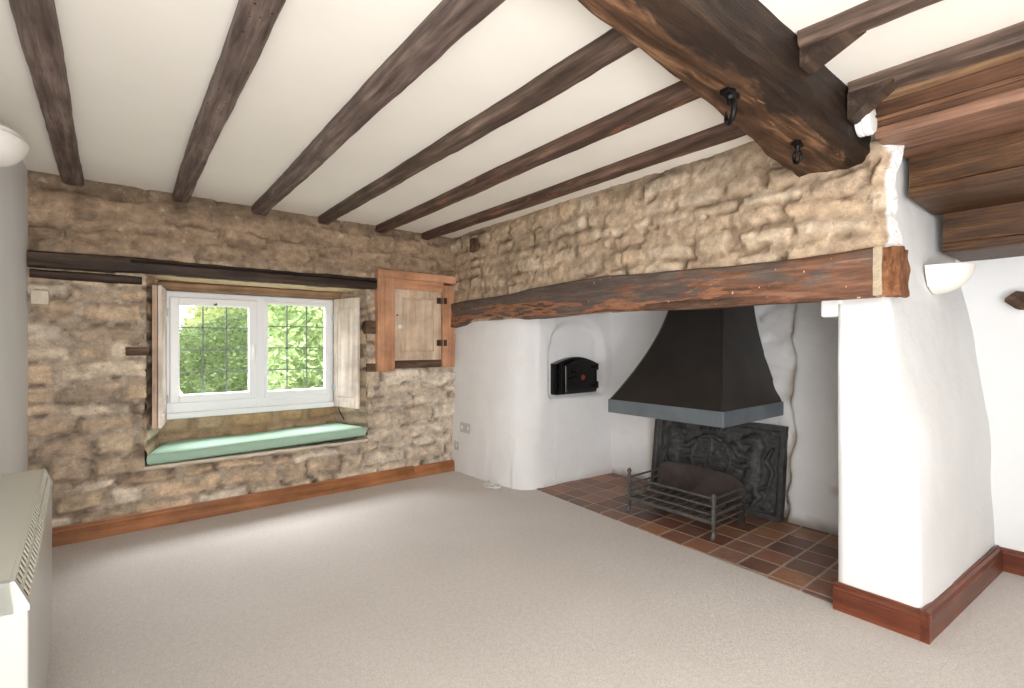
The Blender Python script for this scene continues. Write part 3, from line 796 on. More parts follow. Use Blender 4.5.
# ------------------------------------------------------------------ fireplace lintel (bressummer)
tab = [(3.99, 1.575, 1.345), (3.80, 1.586, 1.365), (3.587, 1.593, 1.425), (3.2, 1.594, 1.437), (3.0, 1.604, 1.41), (2.875, 1.614, 1.39), (2.45, 1.634, 1.404),
       (2.069, 1.638, 1.408), (1.798, 1.623, 1.40), (1.469, 1.611, 1.391), (1.193, 1.60, 1.398), (0.957, 1.597, 1.394), (0.755, 1.60, 1.394), (0.636, 1.606, 1.397)]
ty = np.array([t[0] for t in tab])[::-1]; tt = np.array([t[1] for t in tab])[::-1]; tb = np.array([t[2] for t in tab])[::-1]
root = empty('mantel_beam', (2.44, 3.99, 1.39), 'long bowed oak lintel with peeling orange and grey paint across the fireplace opening', 'mantel beam')
root['kind'] = 'thing'
def lintel_piece():
    n = 120; vs = []; fs = []
    for i in range(n + 1):
        yy = 3.99 + (0.636 - 3.99) * i / n
        zt = np.interp(yy, ty, tt); zb = np.interp(yy, ty, tb)
        ring = []
        cs = [(2.43, zb + 0.012), (2.43, zt - 0.012), (2.445, zt), (2.66, zt), (2.66, zb + 0.01), (2.445, zb)]
        for k in range(6):
            a = cs[k]; b = cs[(k + 1) % 6]
            for q in range(5): ring.append((a[0] + (b[0] - a[0]) * q / 5, a[1] + (b[1] - a[1]) * q / 5))
        cx, cz = 2.545, (zt + zb) / 2
        for (x, z) in ring:
            k = mnoise.noise((yy * 2.5, x * 9, z * 9)) * 0.010 + mnoise.noise((yy * 9, x * 30, z * 30)) * 0.004
            vs.append((3.99 - yy, (x - 2.44) + (k if x > cx else -k), z - 1.39 + k * 0.4))
    m = 30
    for i in range(n):
        for k in range(m):
            k2 = (k + 1) % m
            fs.append((i * m + k, (i + 1) * m + k, (i + 1) * m + k2, i * m + k2))
    fs.append(tuple(range(m))); fs.append(tuple(n * m + k for k in range(m)))
    mb = MB(); mb.add(vs, fs, True); o = mb.build('timber', M['lintel'], root, world=False, auto=50)
    o.rotation_euler = (0, 0, -math.pi / 2); return o
o = lintel_piece()
# local x -> world -y ; local y -> world +x
def rough_block(name, x0, x1, y0, y1, z0, z1, amp, mat, parent, seed, n=10):
    bm = bmesh.new(); bmesh.ops.create_cube(bm, size=1)
    bmesh.ops.subdivide_edges(bm, edges=bm.edges[:], cuts=n, use_grid_fill=True)
    for v in bm.verts:
        c = v.co.copy()
        f = 1 - 0.045 * (max(0, abs(c.x) * 2 - 0.7) + max(0, abs(c.y) * 2 - 0.7) + max(0, abs(c.z) * 2 - 0.7))
        p = Vector(((x0 + x1) / 2 + c.x * f * (x1 - x0), (y0 + y1) / 2 + c.y * f * (y1 - y0), (z0 + z1) / 2 + c.z * f * (z1 - z0)))
        k = mnoise.noise(p * 18 + Vector((seed, 0, 0))) * amp + mnoise.noise(p * 50) * amp * 0.5
        p += c.normalized() * k; v.co = p
    mb = MB(); mb.bm(bm, True); return mb.build(name, mat, parent, loc=((x0 + x1) / 2, (y0 + y1) / 2, (z0 + z1) / 2), auto=60)
rough_block('mortar_joint', 2.438, 2.56, 0.606, 0.644, 1.402, 1.604, 0.006, M['mortar'], root, 2)
e = rough_block('end_grain', 2.446, 2.60, 0.548, 0.618, 1.398, 1.600, 0.012, M['endgrain'], root, 4); e['label'] = 'rough orange brown end grain'

# ------------------------------------------------------------------ staircase seen from beneath
st = empty('staircase', (2.385, 0.6, 1.66), 'underside of a timber staircase with bare brown treads above the white wall', 'staircase')
RX = [2.385, 2.73, 3.20]; TZ = [2.03, 1.85, 1.66]; YRS = [0.612, 0.578, 0.545]; YE = -0.6
tops = [2.17, 2.035, 1.855]
mats_r = ['stair', 'stair_dark', 'stair_dark']; mats_t = ['stair_red', 'stair_dark', 'stair_dark']
for k in range(3):
    YR = YRS[k]
    nx_ = RX[k + 1] if k < 2 else 3.66
    o = beam('riser', (RX[k] + 0.014, YR, (TZ[k] + tops[k]) / 2 + 0.008), (RX[k] + 0.014, YE, (TZ[k] + tops[k]) / 2 + 0.008), 0.03, tops[k] - TZ[k] + 0.02, M[mats_r[k].replace('stair', 'stair')], 60 + k, 0.003, st, rnd=0.004)
    o.data.materials[0] = M[{'stair': 'stair_x', 'stair_dark': 'stair_dark_x'}[mats_r[k]]] if 'stair_x' in M else M[mats_r[k]]
    w = nx_ - RX[k] + 0.03
    o = beam('tread', (RX[k] + w / 2 - 0.012, YR, TZ[k] + 0.02), (RX[k] + w / 2 - 0.012, YE, TZ[k] + 0.02), w, 0.045, M[mats_t[k]], 70 + k, 0.003, st, rnd=0.008)
o = beam('trimmer', (2.345, 0.645, 2.188), (2.345, YE, 2.188), 0.05, 0.05, M['trimmer'], 80, 0.003, st, rnd=0.004)
o = beam('moulding', (2.372, 0.64, 2.10), (2.372, YE, 2.10), 0.014, 0.018, M['stair'], 83, 0.002, st, rnd=0.003)

# ------------------------------------------------------------------ window-wall timbers
o = beam('window_lintel', (XL + 0.005, 3.965, 1.693), (1.70, 3.965, 1.712), 0.09, 0.095, M['winlintel'], 3, 0.008, wig=0.012)
tag(o, 'black brown timber lintel set in the stone across the top of the window', 'lintel', None, 'thing')
o = beam('bond_timber', (XL + 0.01, 3.975, 1.612), (0.12, 3.975, 1.607), 0.07, 0.05, M['winlintel'], 8, 0.006)
tag(o, 'thin dark timber let into the stone left of the window, under the lintel', 'timber', None, 'thing')
o = beam('head_board', (0.16, 4.30, 1.62), (1.58, 4.30, 1.624), 0.05, 0.066, M['headboard'], 9, 0.004)
tag(o, 'honey brown board above the white window frame', 'board', None, 'thing')
def blk(name, x0, x1, y0, y1, z0, z1, mat, lab, cat, seed, amp=0.004):
    o = rough_block(name, x0, x1, y0, y1, z0, z1, amp, M[mat], None, seed, 5); tag(o, lab, cat); return o
blk('timber_block', 0.035, 0.155, 3.93, 4.05, 1.125, 1.18, 'block', 'short dark timber block in the stone beside the left shutter', 'timber block', 11)
blk('timber_block', 1.615, 1.725, 3.957, 4.05, 1.285, 1.40, 'block', 'dark square timber block between the right shutter and the cupboard', 'timber block', 12)
blk('timber_block', 1.625, 1.735, 3.957, 4.05, 0.965, 1.035, 'block', 'dark timber block at the foot of the cupboard frame', 'timber block', 13)
blk('timber_block', 2.445, 2.55, 3.53, 3.635, 2.02, 2.14, 'block', 'dark wooden block set high in the fireplace stonework near the corner', 'timber block', 14)
blk('corbel_stone', XL + 0.02, XL + 0.095, 3.90, 4.0, 1.43, 1.51, 'sill', 'small pale stone stub projecting from the wall by the white corner', 'stone', 15)

# curtain rail
root = empty('curtain_rail', (0.86, 3.915, 1.715), 'thin black metal curtain rail on the lintel above the window', 'curtain rail')
mb = MB(); mb.tube([(0.06, 3.897, 1.722), (0.86, 3.897, 1.724), (1.66, 3.897, 1.722)], 0.008, 8); mb.build('rod', M['rod'], root, loc=(0.86, 3.897, 1.722))
for x in (0.10, 0.86, 1.62):
    mb = MB(); mb.box(x - 0.008, x + 0.008, 3.895, 3.914, 1.714, 1.73, 0.002); mb.build('bracket', M['rod'], root, loc=(x, 3.93, 1.72))
mb = MB()
for k in range(7): mb.lathe([(0.004, -0.004), (0.0115, 0), (0.004, 0.004)], (1.60 + k * 0.014, 3.897, 1.722), 'X', 10)
mb.build('ring', M['rod'], root, loc=(1.64, 3.897, 1.722))

# ------------------------------------------------------------------ window_1
WZb, WZt = 0.668, 1.588
win = bpy.data.objects.new('window_1', None); C.objects.link(win); win.location = (0.865, YW, WZb); struct(win, 'white plastic casement window with leaded glass')
def ring(mb, x0, x1, z0, z1, y0, y1, w, bev=0.006, wb_=None):
    wb_ = wb_ or w
    mb.box(x0, x0 + w, y0, y1, z0, z1, bev); mb.box(x1 - w, x1, y0, y1, z0, z1, bev)
    mb.box(x0 + w - 0.004, x1 - w + 0.004, y0, y1, z0, z0 + wb_, bev); mb.box(x0 + w - 0.004, x1 - w + 0.004, y0, y1, z1 - w, z1, bev)
mb = MB(); ring(mb, FX0, FX1, WZb, WZt, YW - 0.02, YW + 0.05, 0.055, 0.006, 0.10); mb.box(0.862, 0.93, YW - 0.022, YW + 0.05, WZb + 0.02, WZt - 0.01, 0.004)
mb.build('window_frame', M['upvc'], win, loc=(0.865, YW, WZb))
mb = MB(); mb.box(FX0 - 0.02, FX1 + 0.03, YW - 0.045, YW + 0.02, WZb - 0.018, WZb + 0.028, 0.008); mb.build('window_sill', M['upvc'], win, loc=(0.865, YW, WZb))
mb = MB(); ring(mb, 0.290, 0.868, 0.765, 1.546, YW - 0.045, YW + 0.02, 0.060, 0.010); mb.build('sash', M['upvc'], win, loc=(0.6, YW, 1.1))
mb = MB(); ring(mb, 0.922, 1.430, 0.762, 1.548, YW - 0.028, YW + 0.02, 0.026, 0.006, 0.052); mb.build('glazing_bead', M['upvc'], win, loc=(1.2, YW, 1.1))
for (a, b, z0, z1) in ((0.345, 0.813, 0.822, 1.490), (0.942, 1.410, 0.810, 1.525)):
    mb = MB(); mb.box(a, b, YW + 0.001, YW + 0.005, z0, z1); g = mb.build('pane', M['glass'], win, loc=((a + b) / 2, YW, (z0 + z1) / 2))
    mb = MB()
    for k in (1, 2):
        x = a + (b - a) * k / 3; mb.box(x - 0.0045, x + 0.0045, YW - 0.004, YW + 0.001, z0, z1)
    for k in (1, 2, 3):
        z = z0 + (z1 - z0) * k / 4; mb.box(a, b, YW - 0.004, YW + 0.001, z - 0.0045, z + 0.0045)
    l = mb.build('leading', M['lead'], win, loc=((a + b) / 2, YW, (z0 + z1) / 2))
mb = MB(); mb.box(0.829, 0.851, YW - 0.062, YW - 0.043, 1.08, 1.20, 0.005); mb.box(0.832, 0.848, YW - 0.085, YW - 0.06, 1.165, 1.185, 0.005)
mb.tube([(0.840, YW - 0.083, 1.178), (0.840, YW - 0.086, 1.13), (0.838, YW - 0.082, 1.065)], [0.009, 0.008, 0.006], 8)
mb.build('handle', M['white_plastic'], win, loc=(0.888, YW - 0.06, 1.15))
# small dark moth on the top rail
mb = MB()
mb.add([(0.560, YW - 0.049, 1.497), (0.585, YW - 0.055, 1.512), (0.572, YW - 0.049, 1.492), (0.590, YW - 0.049, 1.494)], [(0, 2, 1), (2, 3, 1), (0, 1, 3), (0, 3, 2)])
o = mb.build('moth', M['hinge'], loc=(0.57, YW - 0.05, 1.50)); tag(o, 'tiny brown moth resting on the top rail of the left window sash', 'insect')

# shutters (hinged leaves, local x from the hinge to the free edge)
def shutter(hx, hy, fx_, fy_, z0, z1, lab, hinge_side, double=False):
    d = Vector((fx_ - hx, fy_ - hy, 0)); W = d.length
    r = empty('window_shutter', (hx, hy, z0), lab, 'shutter', 'folding window shutters', math.atan2(d.y, d.x))
    H = z1 - z0
    t = 0.022
    mb = MB(); st_ = 0.055
    mb.box(0, st_, -t / 2, t / 2, 0, H, 0.003); mb.box(W - st_, W, -t / 2, t / 2, 0, H, 0.003)
    mb.box(st_ - 0.002, W - st_ + 0.002, -t / 2, t / 2, 0, 0.075, 0.003); mb.box(st_ - 0.002, W - st_ + 0.002, -t / 2, t / 2, H - 0.075, H, 0.003)
    mb.build('stile_frame', M['shutter'], r, world=False)
    mb = MB(); mb.box(st_ - 0.004, W - st_ + 0.004, -0.006, 0.006, 0.07, H - 0.07)
    mb.box(st_ + 0.014, W - st_ - 0.014, -0.009, 0.009, 0.09, H - 0.09, 0.003)
    mb.build('panel', M['shutter'], r, world=False)
    if double:
        mb = MB(); y0 = 0.016 * double
        mb.box(0.01, W - 0.004, y0 + 0.002 * double, y0 + 0.022 * double, 0.004, H - 0.002, 0.003)
        mb.build('folded_leaf', M['shutter_edge'], r, world=False)
    for z in (0.16, H - 0.16):
        mb = MB(); mb.tube([(-0.004, -0.014 * hinge_side, z - 0.03), (-0.004, -0.014 * hinge_side, z + 0.03)], 0.006, 8)
        mb.box(0, 0.03, -0.014 * hinge_side, -0.010 * hinge_side, z - 0.028, z + 0.028); mb.build('hinge', M['socket'], r, world=False)
    return r
shutter(1.478, 4.315, 1.572, 3.995, 0.655, 1.592, 'whitewashed panelled shutter folded open at the right side of the window', 1)
shutter(0.262, 4.315, 0.214, 3.985, 0.640, 1.590, 'whitewashed shutter seen edge on at the left side of the window', -1, double=-1)

# window seat cushion
def cushion():
    nx_, ny_ = 60, 18
    x0, x1, y0, y1 = 0.150, 1.605, 3.955, 4.325
    zb, zt = 0.405, 0.487
    bm = bmesh.new(); bmesh.ops.create_cube(bm, size=1)
    bmesh.ops.bevel(bm, geom=bm.edges[:], offset=0.0001, segments=1, affect='EDGES')
    bm.free()
    vs = []; fs = []
    prof = []
    for k in range(9):
        a = math.pi / 2 * k / 8; prof.append((0.012 * (1 - math.cos(a)), zb + 0.012 * (1 - math.sin(a))))
    top = []
    # top sheet and bottom sheet as grids with rounded rims
    def sheet(z, sgn):
        o = len(vs)
        for i in range(nx_ + 1):
            for j in range(ny_ + 1):
                s = i / nx_; t = j / ny_
                x = x0 + (x1 - x0) * s; yy = y0 + (y1 - y0) * t
                inset = 0.10 * max(0, t)      # narrower towards the frame (splayed reveals)
                xx = (x0 + inset * 0.9) + (x1 - x0 - inset * 2.0) * s
                edge_ = min(s * 40, (1 - s) * 40, t * 12, (1 - t) * 12, 1)
                zz = z - sgn * 0.010 * (1 - edge_) ** 2
                if sgn > 0: zz += 0.006 * mnoise.noise((xx * 3, yy * 5, 1)) + 0.004 * edge_
                zz += 0.022 * s
                vs.append((xx, yy, zz))
        for i in range(nx_):
            for j in range(ny_):
                a = o + i * (ny_ + 1) + j
                fs.append((a, a + ny_ + 1, a + ny_ + 2, a + 1))
        return o
    a = sheet(zt, 1); b = sheet(zb, -1)
    rim = [i * (ny_ + 1) for i in range(nx_ + 1)] + [nx_ * (ny_ + 1) + j for j in range(1, ny_ + 1)] + [i * (ny_ + 1) + ny_ for i in range(nx_ - 1, -1, -1)] + [j for j in range(ny_ - 1, 0, -1)]
    R = len(rim); prev = [b + r for r in rim]
    for q in range(1, 5):
        f = q / 5; bul = 0.008 * math.sin(math.pi * f)
        cur = []
        for r in rim:
            p = Vector(vs[b + r]).lerp(Vector(vs[a + r]), f); c = Vector(((x0 + x1) / 2, (y0 + y1) / 2, p.z))
            j = r % (ny_ + 1); i = r // (ny_ + 1)
            if j == 0: p.y -= bul
            elif j == ny_: p.y += bul
            if i == 0: p.x -= bul
            elif i == nx_: p.x += bul
            cur.append(len(vs)); vs.append(tuple(p))
        for k in range(R): fs.append((prev[k], prev[(k + 1) % R], cur[(k + 1) % R], cur[k]))
        prev = cur
    cur = [a + r for r in rim]
    for k in range(R): fs.append((prev[k], prev[(k + 1) % R], cur[(k + 1) % R], cur[k]))
    mb = MB(); mb.add(vs, fs, True)
    o = mb.build('seat_cushion', M['cushion'], loc=(0.88, 4.1, 0.405), auto=60)
    tag(o, 'long thin mint green cushion lying on the stone window seat', 'cushion')
    mb = MB(); mb.tube([vs[a + i * (ny_ + 1)] for i in range(nx_ + 1)], 0.0035, 6); mb.build('piping', M['piping'], o, loc=(0.88, 3.955, 0.5))
    return o
cushion()
# rendered sill under the cushion
mb = MB()
nS = 60; vs = []; fs = []
for i in range(nS + 1):
    x = 0.13 + 1.5 * i / nS; k = mnoise.noise((x * 9, 0, 2)) * 0.010
    for (yy, zz) in ((3.945 + k * 0.5, 0.404), (3.945 + k * 0.5, 0.388 + k), (3.96, 0.378 + k), (4.36, 0.375), (4.36, 0.404)): vs.append((x, yy, zz))
for i in range(nS):
    for k in range(5): fs.append((i * 5 + k, i * 5 + (k + 1) % 5, i * 5 + 5 + (k + 1) % 5, i * 5 + 5 + k))
fs.append((0, 1, 2, 3, 4)); fs.append(tuple(nS * 5 + k for k in (4, 3, 2, 1, 0)))
mb.add(vs, fs, False); struct(mb.build('trim_2', M['sill']), 'pale mortar edge of the window seat')
# cord
mb = MB(); mb.tube([(1.13, 3.935, 0.418), (1.20, 3.928, 0.414), (1.27, 3.925, 0.428), (1.34, 3.925, 0.414), (1.41, 3.926, 0.410), (1.48, 3.93, 0.416), (1.53, 3.936, 0.428)], 0.0035, 6)
o = mb.build('cord', M['cord'], loc=(1.36, 3.93, 0.446)); tag(o, 'thin black cord hanging along the front edge of the green cushion', 'cord')
mb = MB(); mb.tube([(1.49, 4.27, 0.69), (1.50, 4.26, 0.62), (1.535, 4.24, 0.54)], 0.005, 6)
o = mb.build('strap', M['hinge'], loc=(1.5, 4.26, 0.62)); tag(o, 'short dark strap hanging below the right shutter behind the cushion', 'strap')

# ------------------------------------------------------------------ cupboard in the wall
cb = empty('wall_cupboard', (2.10, 3.96, 0.97), 'pine framed cupboard with bleached panel door set in the stone wall', 'cupboard')
def part(name, mat, parent, fn, loc, **k):
    mb = MB(); fn(mb); return mb.build(name, M[mat], parent, loc=loc, **k)
part('post', 'pine_z', cb, lambda m: m.box(1.705, 1.862, 3.915, 4.03, 0.965, 1.775, 0.006), (1.78, 3.96, 1.4))
part('post', 'pine_z', cb, lambda m: m.box(2.345, 2.475, 3.925, 4.03, 0.985, 1.745, 0.006), (2.41, 3.96, 1.4))
part('head', 'pine_x', cb, lambda m: (m.box(1.705, 2.475, 3.905, 4.03, 1.765, 1.835, 0.006), m.box(1.85, 2.36, 3.935, 4.03, 1.68, 1.77, 0.004)), (2.1, 3.96, 1.77))
part('sill_board', 'block', cb, lambda m: m.box(1.85, 2.36, 3.955, 4.03, 0.985, 1.055, 0.006), (2.1, 3.97, 1.02))
dr = part('door', 'pine_door', cb, lambda m: ring(m, 1.868, 2.342, 1.055, 1.685, 3.95, 3.98, 0.078, 0.004), (1.87, 3.97, 1.37))
part('panel', 'pine_door', dr, lambda m: (m.box(1.94, 2.27, 3.966, 3.978, 1.12, 1.62), m.box(1.962, 2.248, 3.958, 3.976, 1.145, 1.595, 0.006)), (2.1, 3.97, 1.37))
bpy.context.view_layer.update()
for ch, lw in ((bpy.data.objects['panel.002'] if 'panel.002' in bpy.data.objects else None, None),):
    if ch is not None and ch.parent == dr:
        ch.location = Vector((2.1, 3.97, 1.37)) - Vector((1.87, 3.97, 1.37))
def subpart(name, mat, parent, pw, fn, loc):
    mb = MB(); fn(mb); o = mb.build(name, M[mat], None, loc=loc); o.parent = parent; o.location = Vector(loc) - Vector(pw); return o
subpart('knob', 'knob', dr, (1.87, 3.97, 1.37), lambda m: m.lathe([(0.006, 0), (0.007, -0.012), (0.019, -0.02), (0.021, -0.028), (0.014, -0.036), (0.003, -0.038)], (1.912, 3.95, 1.352), 'Y', 16), (1.912, 3.95, 1.352))
subpart('escutcheon', 'hinge', dr, (1.87, 3.97, 1.37), lambda m: m.lathe([(0.008, 0), (0.008, -0.003)], (1.898, 3.95, 1.452), 'Y', 10), (1.898, 3.95, 1.452))
for z in (1.60, 1.21):
    subpart('hinge', 'hinge', dr, (1.87, 3.97, 1.37), lambda m: (m.box(2.292, 2.335, 3.944, 3.951, z - 0.028, z + 0.028, 0.002), m.box(2.35, 2.385, 3.918, 3.926, z - 0.028, z + 0.028, 0.002), m.tube([(2.343, 3.938, z - 0.03), (2.343, 3.938, z + 0.03)], 0.007, 8)), (2.34, 3.94, z))

# ------------------------------------------------------------------ skirting boards
def skirting(name, pts, h, th, mat, lab, axis_local=True):
    """pts: two floor points of the wall side, room on the left of the direction"""
    a = Vector((*pts[0], 0)); b = Vector((*pts[1], 0)); d = (b - a); L = d.length
    prof = [(0, 0), (th, 0), (th, h * 0.68), (th * 0.86, h * 0.72), (th * 0.95, h * 0.78), (th * 0.75, h * 0.88), (th * 0.4, h * 0.94), (th * 0.35, h), (0, h)]
    vs = []; n = 2
    for x in (0, L):
        for (y, z) in prof: vs.append((x, y, z))
    m = len(prof)
    fs = [(k, (k + 1) % m, m + (k + 1) % m, m + k) for k in range(m)] + [tuple(range(m)), tuple(range(2 * m - 1, m - 1, -1))]
    mb = MB(); mb.add(vs, fs, False); o = mb.build(name, mat, world=False); o.location = a; o.rotation_euler = (0, 0, math.atan2(d.y, d.x))
    return struct(o, lab)
skirting('baseboard_back', ((2.06, 3.972), (XL, 3.972)), 0.108, 0.028, M['pine_base'], 'varnished orange pine skirting below the window')
skirting('baseboard_back_end', ((2.49, 3.972), (2.06, 3.972)), 0.100, 0.030, M['pine_base'], 'short piece of pine skirting in the corner by the white plaster')
o = skirting('baseboard_pier_front', ((2.55, 0.808), (2.55, 0.468)), 0.12, 0.03, M['red_base_x'], 'mahogany stained skirting on the front of the white pier')
o.rotation_euler = (0, 0, -math.pi / 2); 
def flip_y(o):
    for v in o.data.vertices: v.co.y *= -1
    o.data.flip_normals()
flip_y(o)
o = skirting('baseboard_pier_side', ((2.52, 0.500), (3.66, 0.405)), 0.125, 0.03, M['red_base_x'], 'dark mahogany skirting along the side of the white pier'); flip_y(o)
o = skirting('baseboard_right', ((3.665, 0.40), (3.665, -2.6)), 0.12, 0.03, M['red_base_x'], 'dark mahogany skirting on the white wall under the stairs'); flip_y(o)

# ------------------------------------------------------------------ cooker-style hood
hd = empty('fireplace_hood', (3.15, 1.85, 0.71), 'black steel canopy hood over the hearth with a blue grey rim', 'hood')
HB = dict(x0=2.74, x1=3.55, y0=1.44, y1=2.285, z0=0.712, z1=0.805)
def hood():
    n = 28; vs = []; fs = []
    for i in range(n + 1):
        t = i / n; z = HB['z1'] - 0.004 + (2.12 - HB['z1']) * t
        zt = min((z - HB['z1']) / (1.55 - HB['z1']), 1.0)
        k = 1 - (1 - zt) ** 1.55       # concave flare
        x0 = HB['x0'] + 0.006 + (3.12 - HB['x0']) * k; y0 = HB['y0'] + 0.006 + (1.635 - HB['y0']) * k; y1 = HB['y1'] - 0.006 - (HB['y1'] - 2.035) * k
        r = 0.006
        ringp = [(3.55, y0), (x0 + r, y0), (x0, y0 + r), (x0, y1 - r), (x0 + r, y1), (3.55, y1)]
        vs += [(a, b, z) for a, b in ringp]
    m = 6
    for i in range(n):
        for k in range(m - 1):
            fs.append((i * m + k, i * m + k + 1, (i + 1) * m + k + 1, (i + 1) * m + k))
    mb = MB(); mb.add(vs, fs, True); mb.build('canopy', M['hood'], hd, loc=(3.15, 1.85, 0.8), auto=25)
    # standing seam up the front corners
    for side in (0, 1):
        pth = []
        for i in range(n + 1):
            v = vs[i * m + (1 if side == 0 else 3)]; w = vs[i * m + (2 if side == 0 else 4)]
            pth.append(((v[0] + w[0]) / 2 - 0.002, (v[1] + w[1]) / 2, v[2]))
        mb = MB(); mb.tube(pth, 0.0075, 6); mb.build('seam', M['hood'], hd, loc=(2.9, 1.5 if side == 0 else 2.2, 1.2))
hood()
mb = MB(); th = 0.006
mb.box(HB['x0'] - th, HB['x0'], HB['y0'] - th, HB['y1'] + th, HB['z0'], HB['z1'], 0.002)
mb.box(HB['x0'], HB['x1'], HB['y0'] - th, HB['y0'], HB['z0'], HB['z1'], 0.002)
mb.box(HB['x0'], HB['x1'], HB['y1'], HB['y1'] + th, HB['z0'], HB['z1'], 0.002)
mb.box(HB['x0'], HB['x1'], HB['y0'], HB['y1'], HB['z1'] - 0.012, HB['z1'] - 0.006)
rb = mb.build('rim', M['band'], hd, loc=(3.15, 1.85, 0.75)); rb['label'] = 'blue grey steel rim band'

# ------------------------------------------------------------------ fireback with heraldic relief
def seg_d(u, v, a, b):
    ax, ay = a; bx, by = b; dx, dy = bx - ax, by - ay
    t = np.clip(((u - ax) * dx + (v - ay) * dy) / (dx * dx + dy * dy), 0, 1)
    return np.hypot(u - ax - t * dx, v - ay - t * dy)
def capsule(u, v, pts, r0, r1, h):
    out = np.zeros_like(u); n = len(pts) - 1
    for i in range(n):
        ra = r0 + (r1 - r0) * (i + 0.5) / n
        d_ = seg_d(u, v, pts[i], pts[i + 1]); out = np.maximum(out, h * np.sqrt(np.clip(1 - (d_ / ra) ** 2, 0, 1)))
    return out
FBW, FBH = 1.02, 0.63
def fireback():
    u_ = np.arange(0, FBW + 0.001, 0.006); v_ = np.arange(0, FBH + 0.001, 0.006)
    u, v = np.meshgrid(u_, v_, indexing='ij')
    h = np.zeros_like(u)
    bd = np.minimum(np.minimum(u, FBW - u), np.minimum(v, FBH - v))
    rimh = 0.024 * sstep(0.046, 0.030, bd)
    uw = u + (fbm(u * 18, v * 18, 501) - 0.5) * 0.03; vw = v + (fbm(u * 18, v * 18, 502) - 0.5) * 0.03
    # central garter oval with quartered shield
    cx, cy = 0.50, 0.33
    rr = np.hypot((u - cx) / 0.165, (v - cy) / 0.185)
    oval = 0.016 * sstep(1.03, 0.97, rr)
    gart = 0.010 * sstep(0.10, 0.07, np.abs(rr - 0.92))
    cross = 0.008 * np.maximum(sstep(0.010, 0.006, np.abs(u - cx)), sstep(0.010, 0.006, np.abs(v - cy))) * (rr < 0.82)
    beads = 0.006 * (np.sin(np.arctan2(v - cy, u - cx) * 44) > 0.2) * sstep(0.08, 0.05, np.abs(rr - 0.92))
    h = np.maximum(h, oval + gart + cross + beads)
    for (qx, qy, k) in ((-0.07, 0.08, 0), (0.07, 0.08, 1), (-0.07, -0.08, 2), (0.07, -0.08, 3)):
        a, b_ = u - cx - qx, v - cy - qy
        if k in (0, 3):
            for dy in (-0.03, 0.0, 0.03):
                h += 0.008 * sstep(0.010, 0.005, np.abs(b_ - dy + 0.006 * np.sin(a * 70))) * (np.abs(a) < 0.045)
        elif k == 1:
            h += 0.010 * capsule(uw - cx - qx, vw - cy - qy, [(-0.03, -0.04), (-0.01, 0.0), (0.02, 0.01), (0.03, 0.045)], 0.018, 0.012, 1)
        else:
            d0 = np.hypot(a, b_ * 0.8); h += 0.010 * sstep(0.008, 0.003, np.abs(d0 - 0.035))
            for q in np.linspace(-0.022, 0.022, 4): h += 0.006 * sstep(0.005, 0.002, np.abs(a - q)) * (d0 < 0.035)
    # crown and crest above
    crown = capsule(u, v, [(0.42, 0.535), (0.58, 0.535)], 0.02, 0.02, 0.024)
    for q in (0.43, 0.465, 0.5, 0.535, 0.57): crown = np.maximum(crown, capsule(u, v, [(q, 0.535), (q, 0.575)], 0.014, 0.010, 0.022))
    h = np.maximum(h, crown)
    def beast(sx, ox):
        k = np.zeros_like(u); U2 = (uw - ox) * sx; V2 = vw
        parts = [([(0.00, 0.20), (0.03, 0.30), (0.02, 0.40)], 0.062, 0.055, 0.034),      # trunk rearing
                 ([(0.02, 0.40), (0.05, 0.47), (0.03, 0.52)], 0.050, 0.042, 0.034),      # neck
                 ([(0.02, 0.52), (-0.05, 0.50)], 0.038, 0.024, 0.034),                   # head
                 ([(0.00, 0.38), (-0.09, 0.40), (-0.14, 0.45)], 0.028, 0.018, 0.030),    # forelegs
                 ([(0.00, 0.34), (-0.08, 0.31), (-0.14, 0.33)], 0.026, 0.018, 0.028),
                 ([(0.01, 0.20), (0.06, 0.13), (0.03, 0.06)], 0.042, 0.022, 0.030),      # hind legs
                 ([(-0.01, 0.19), (-0.06, 0.12), (-0.11, 0.07)], 0.036, 0.020, 0.028),
                 ([(0.05, 0.18), (0.13, 0.22), (0.15, 0.32), (0.10, 0.38), (0.14, 0.46)], 0.018, 0.014, 0.024),  # tail
                 ]
        for p, r0, r1, hh_ in parts: k = np.maximum(k, capsule(U2, V2, p, r0, r1, hh_))
        return k
    h = np.maximum(h, beast(1, 0.80)); h = np.maximum(h, beast(-1, 0.22))
    # scroll along the foot
    h = np.maximum(h, capsule(uw, vw, [(0.12, 0.07), (0.3, 0.105), (0.5, 0.08), (0.7, 0.105), (0.9, 0.07)], 0.028, 0.028, 0.016))
    h += (fbm(u * 26, v * 26, 505) - 0.45) * 0.018 * (bd > 0.045)
    h = np.where(bd < 0.046, np.maximum(h * 0, rimh), h)
    th_ = 0.028
    # leaning plate: bottom stands out, top touches the wall
    a = math.radians(7.5)
    yy = 2.425 - u
    h = h * 1.35
    xl = 3.455 + v * math.sin(a) - (h) * math.cos(a); zl = 0.012 + v * math.cos(a) - h * math.sin(a) * 0
    P = np.stack([xl, yy, zl], -1)
    # back and edges
    back = np.stack([3.455 + th_ + v * math.sin(a), yy, 0.012 + v * math.cos(a)], -1)
    def strip(p, q): return np.stack([p, q], 1)
    ex = [(back, None, True)]
    for sl in ((0, slice(None)), (-1, slice(None)), (slice(None), 0), (slice(None), -1)):
        ex.append((strip(P[sl], back[sl]), None, False))
    o = grid('fireback', P, M['castiron'], None, None, flip=False, loc=(3.46, 1.915, 0.012), extra=ex)
    return tag(o, 'large dark cast iron fireback with coat of arms relief leaning on the hearth wall', 'fireback')
fireback()

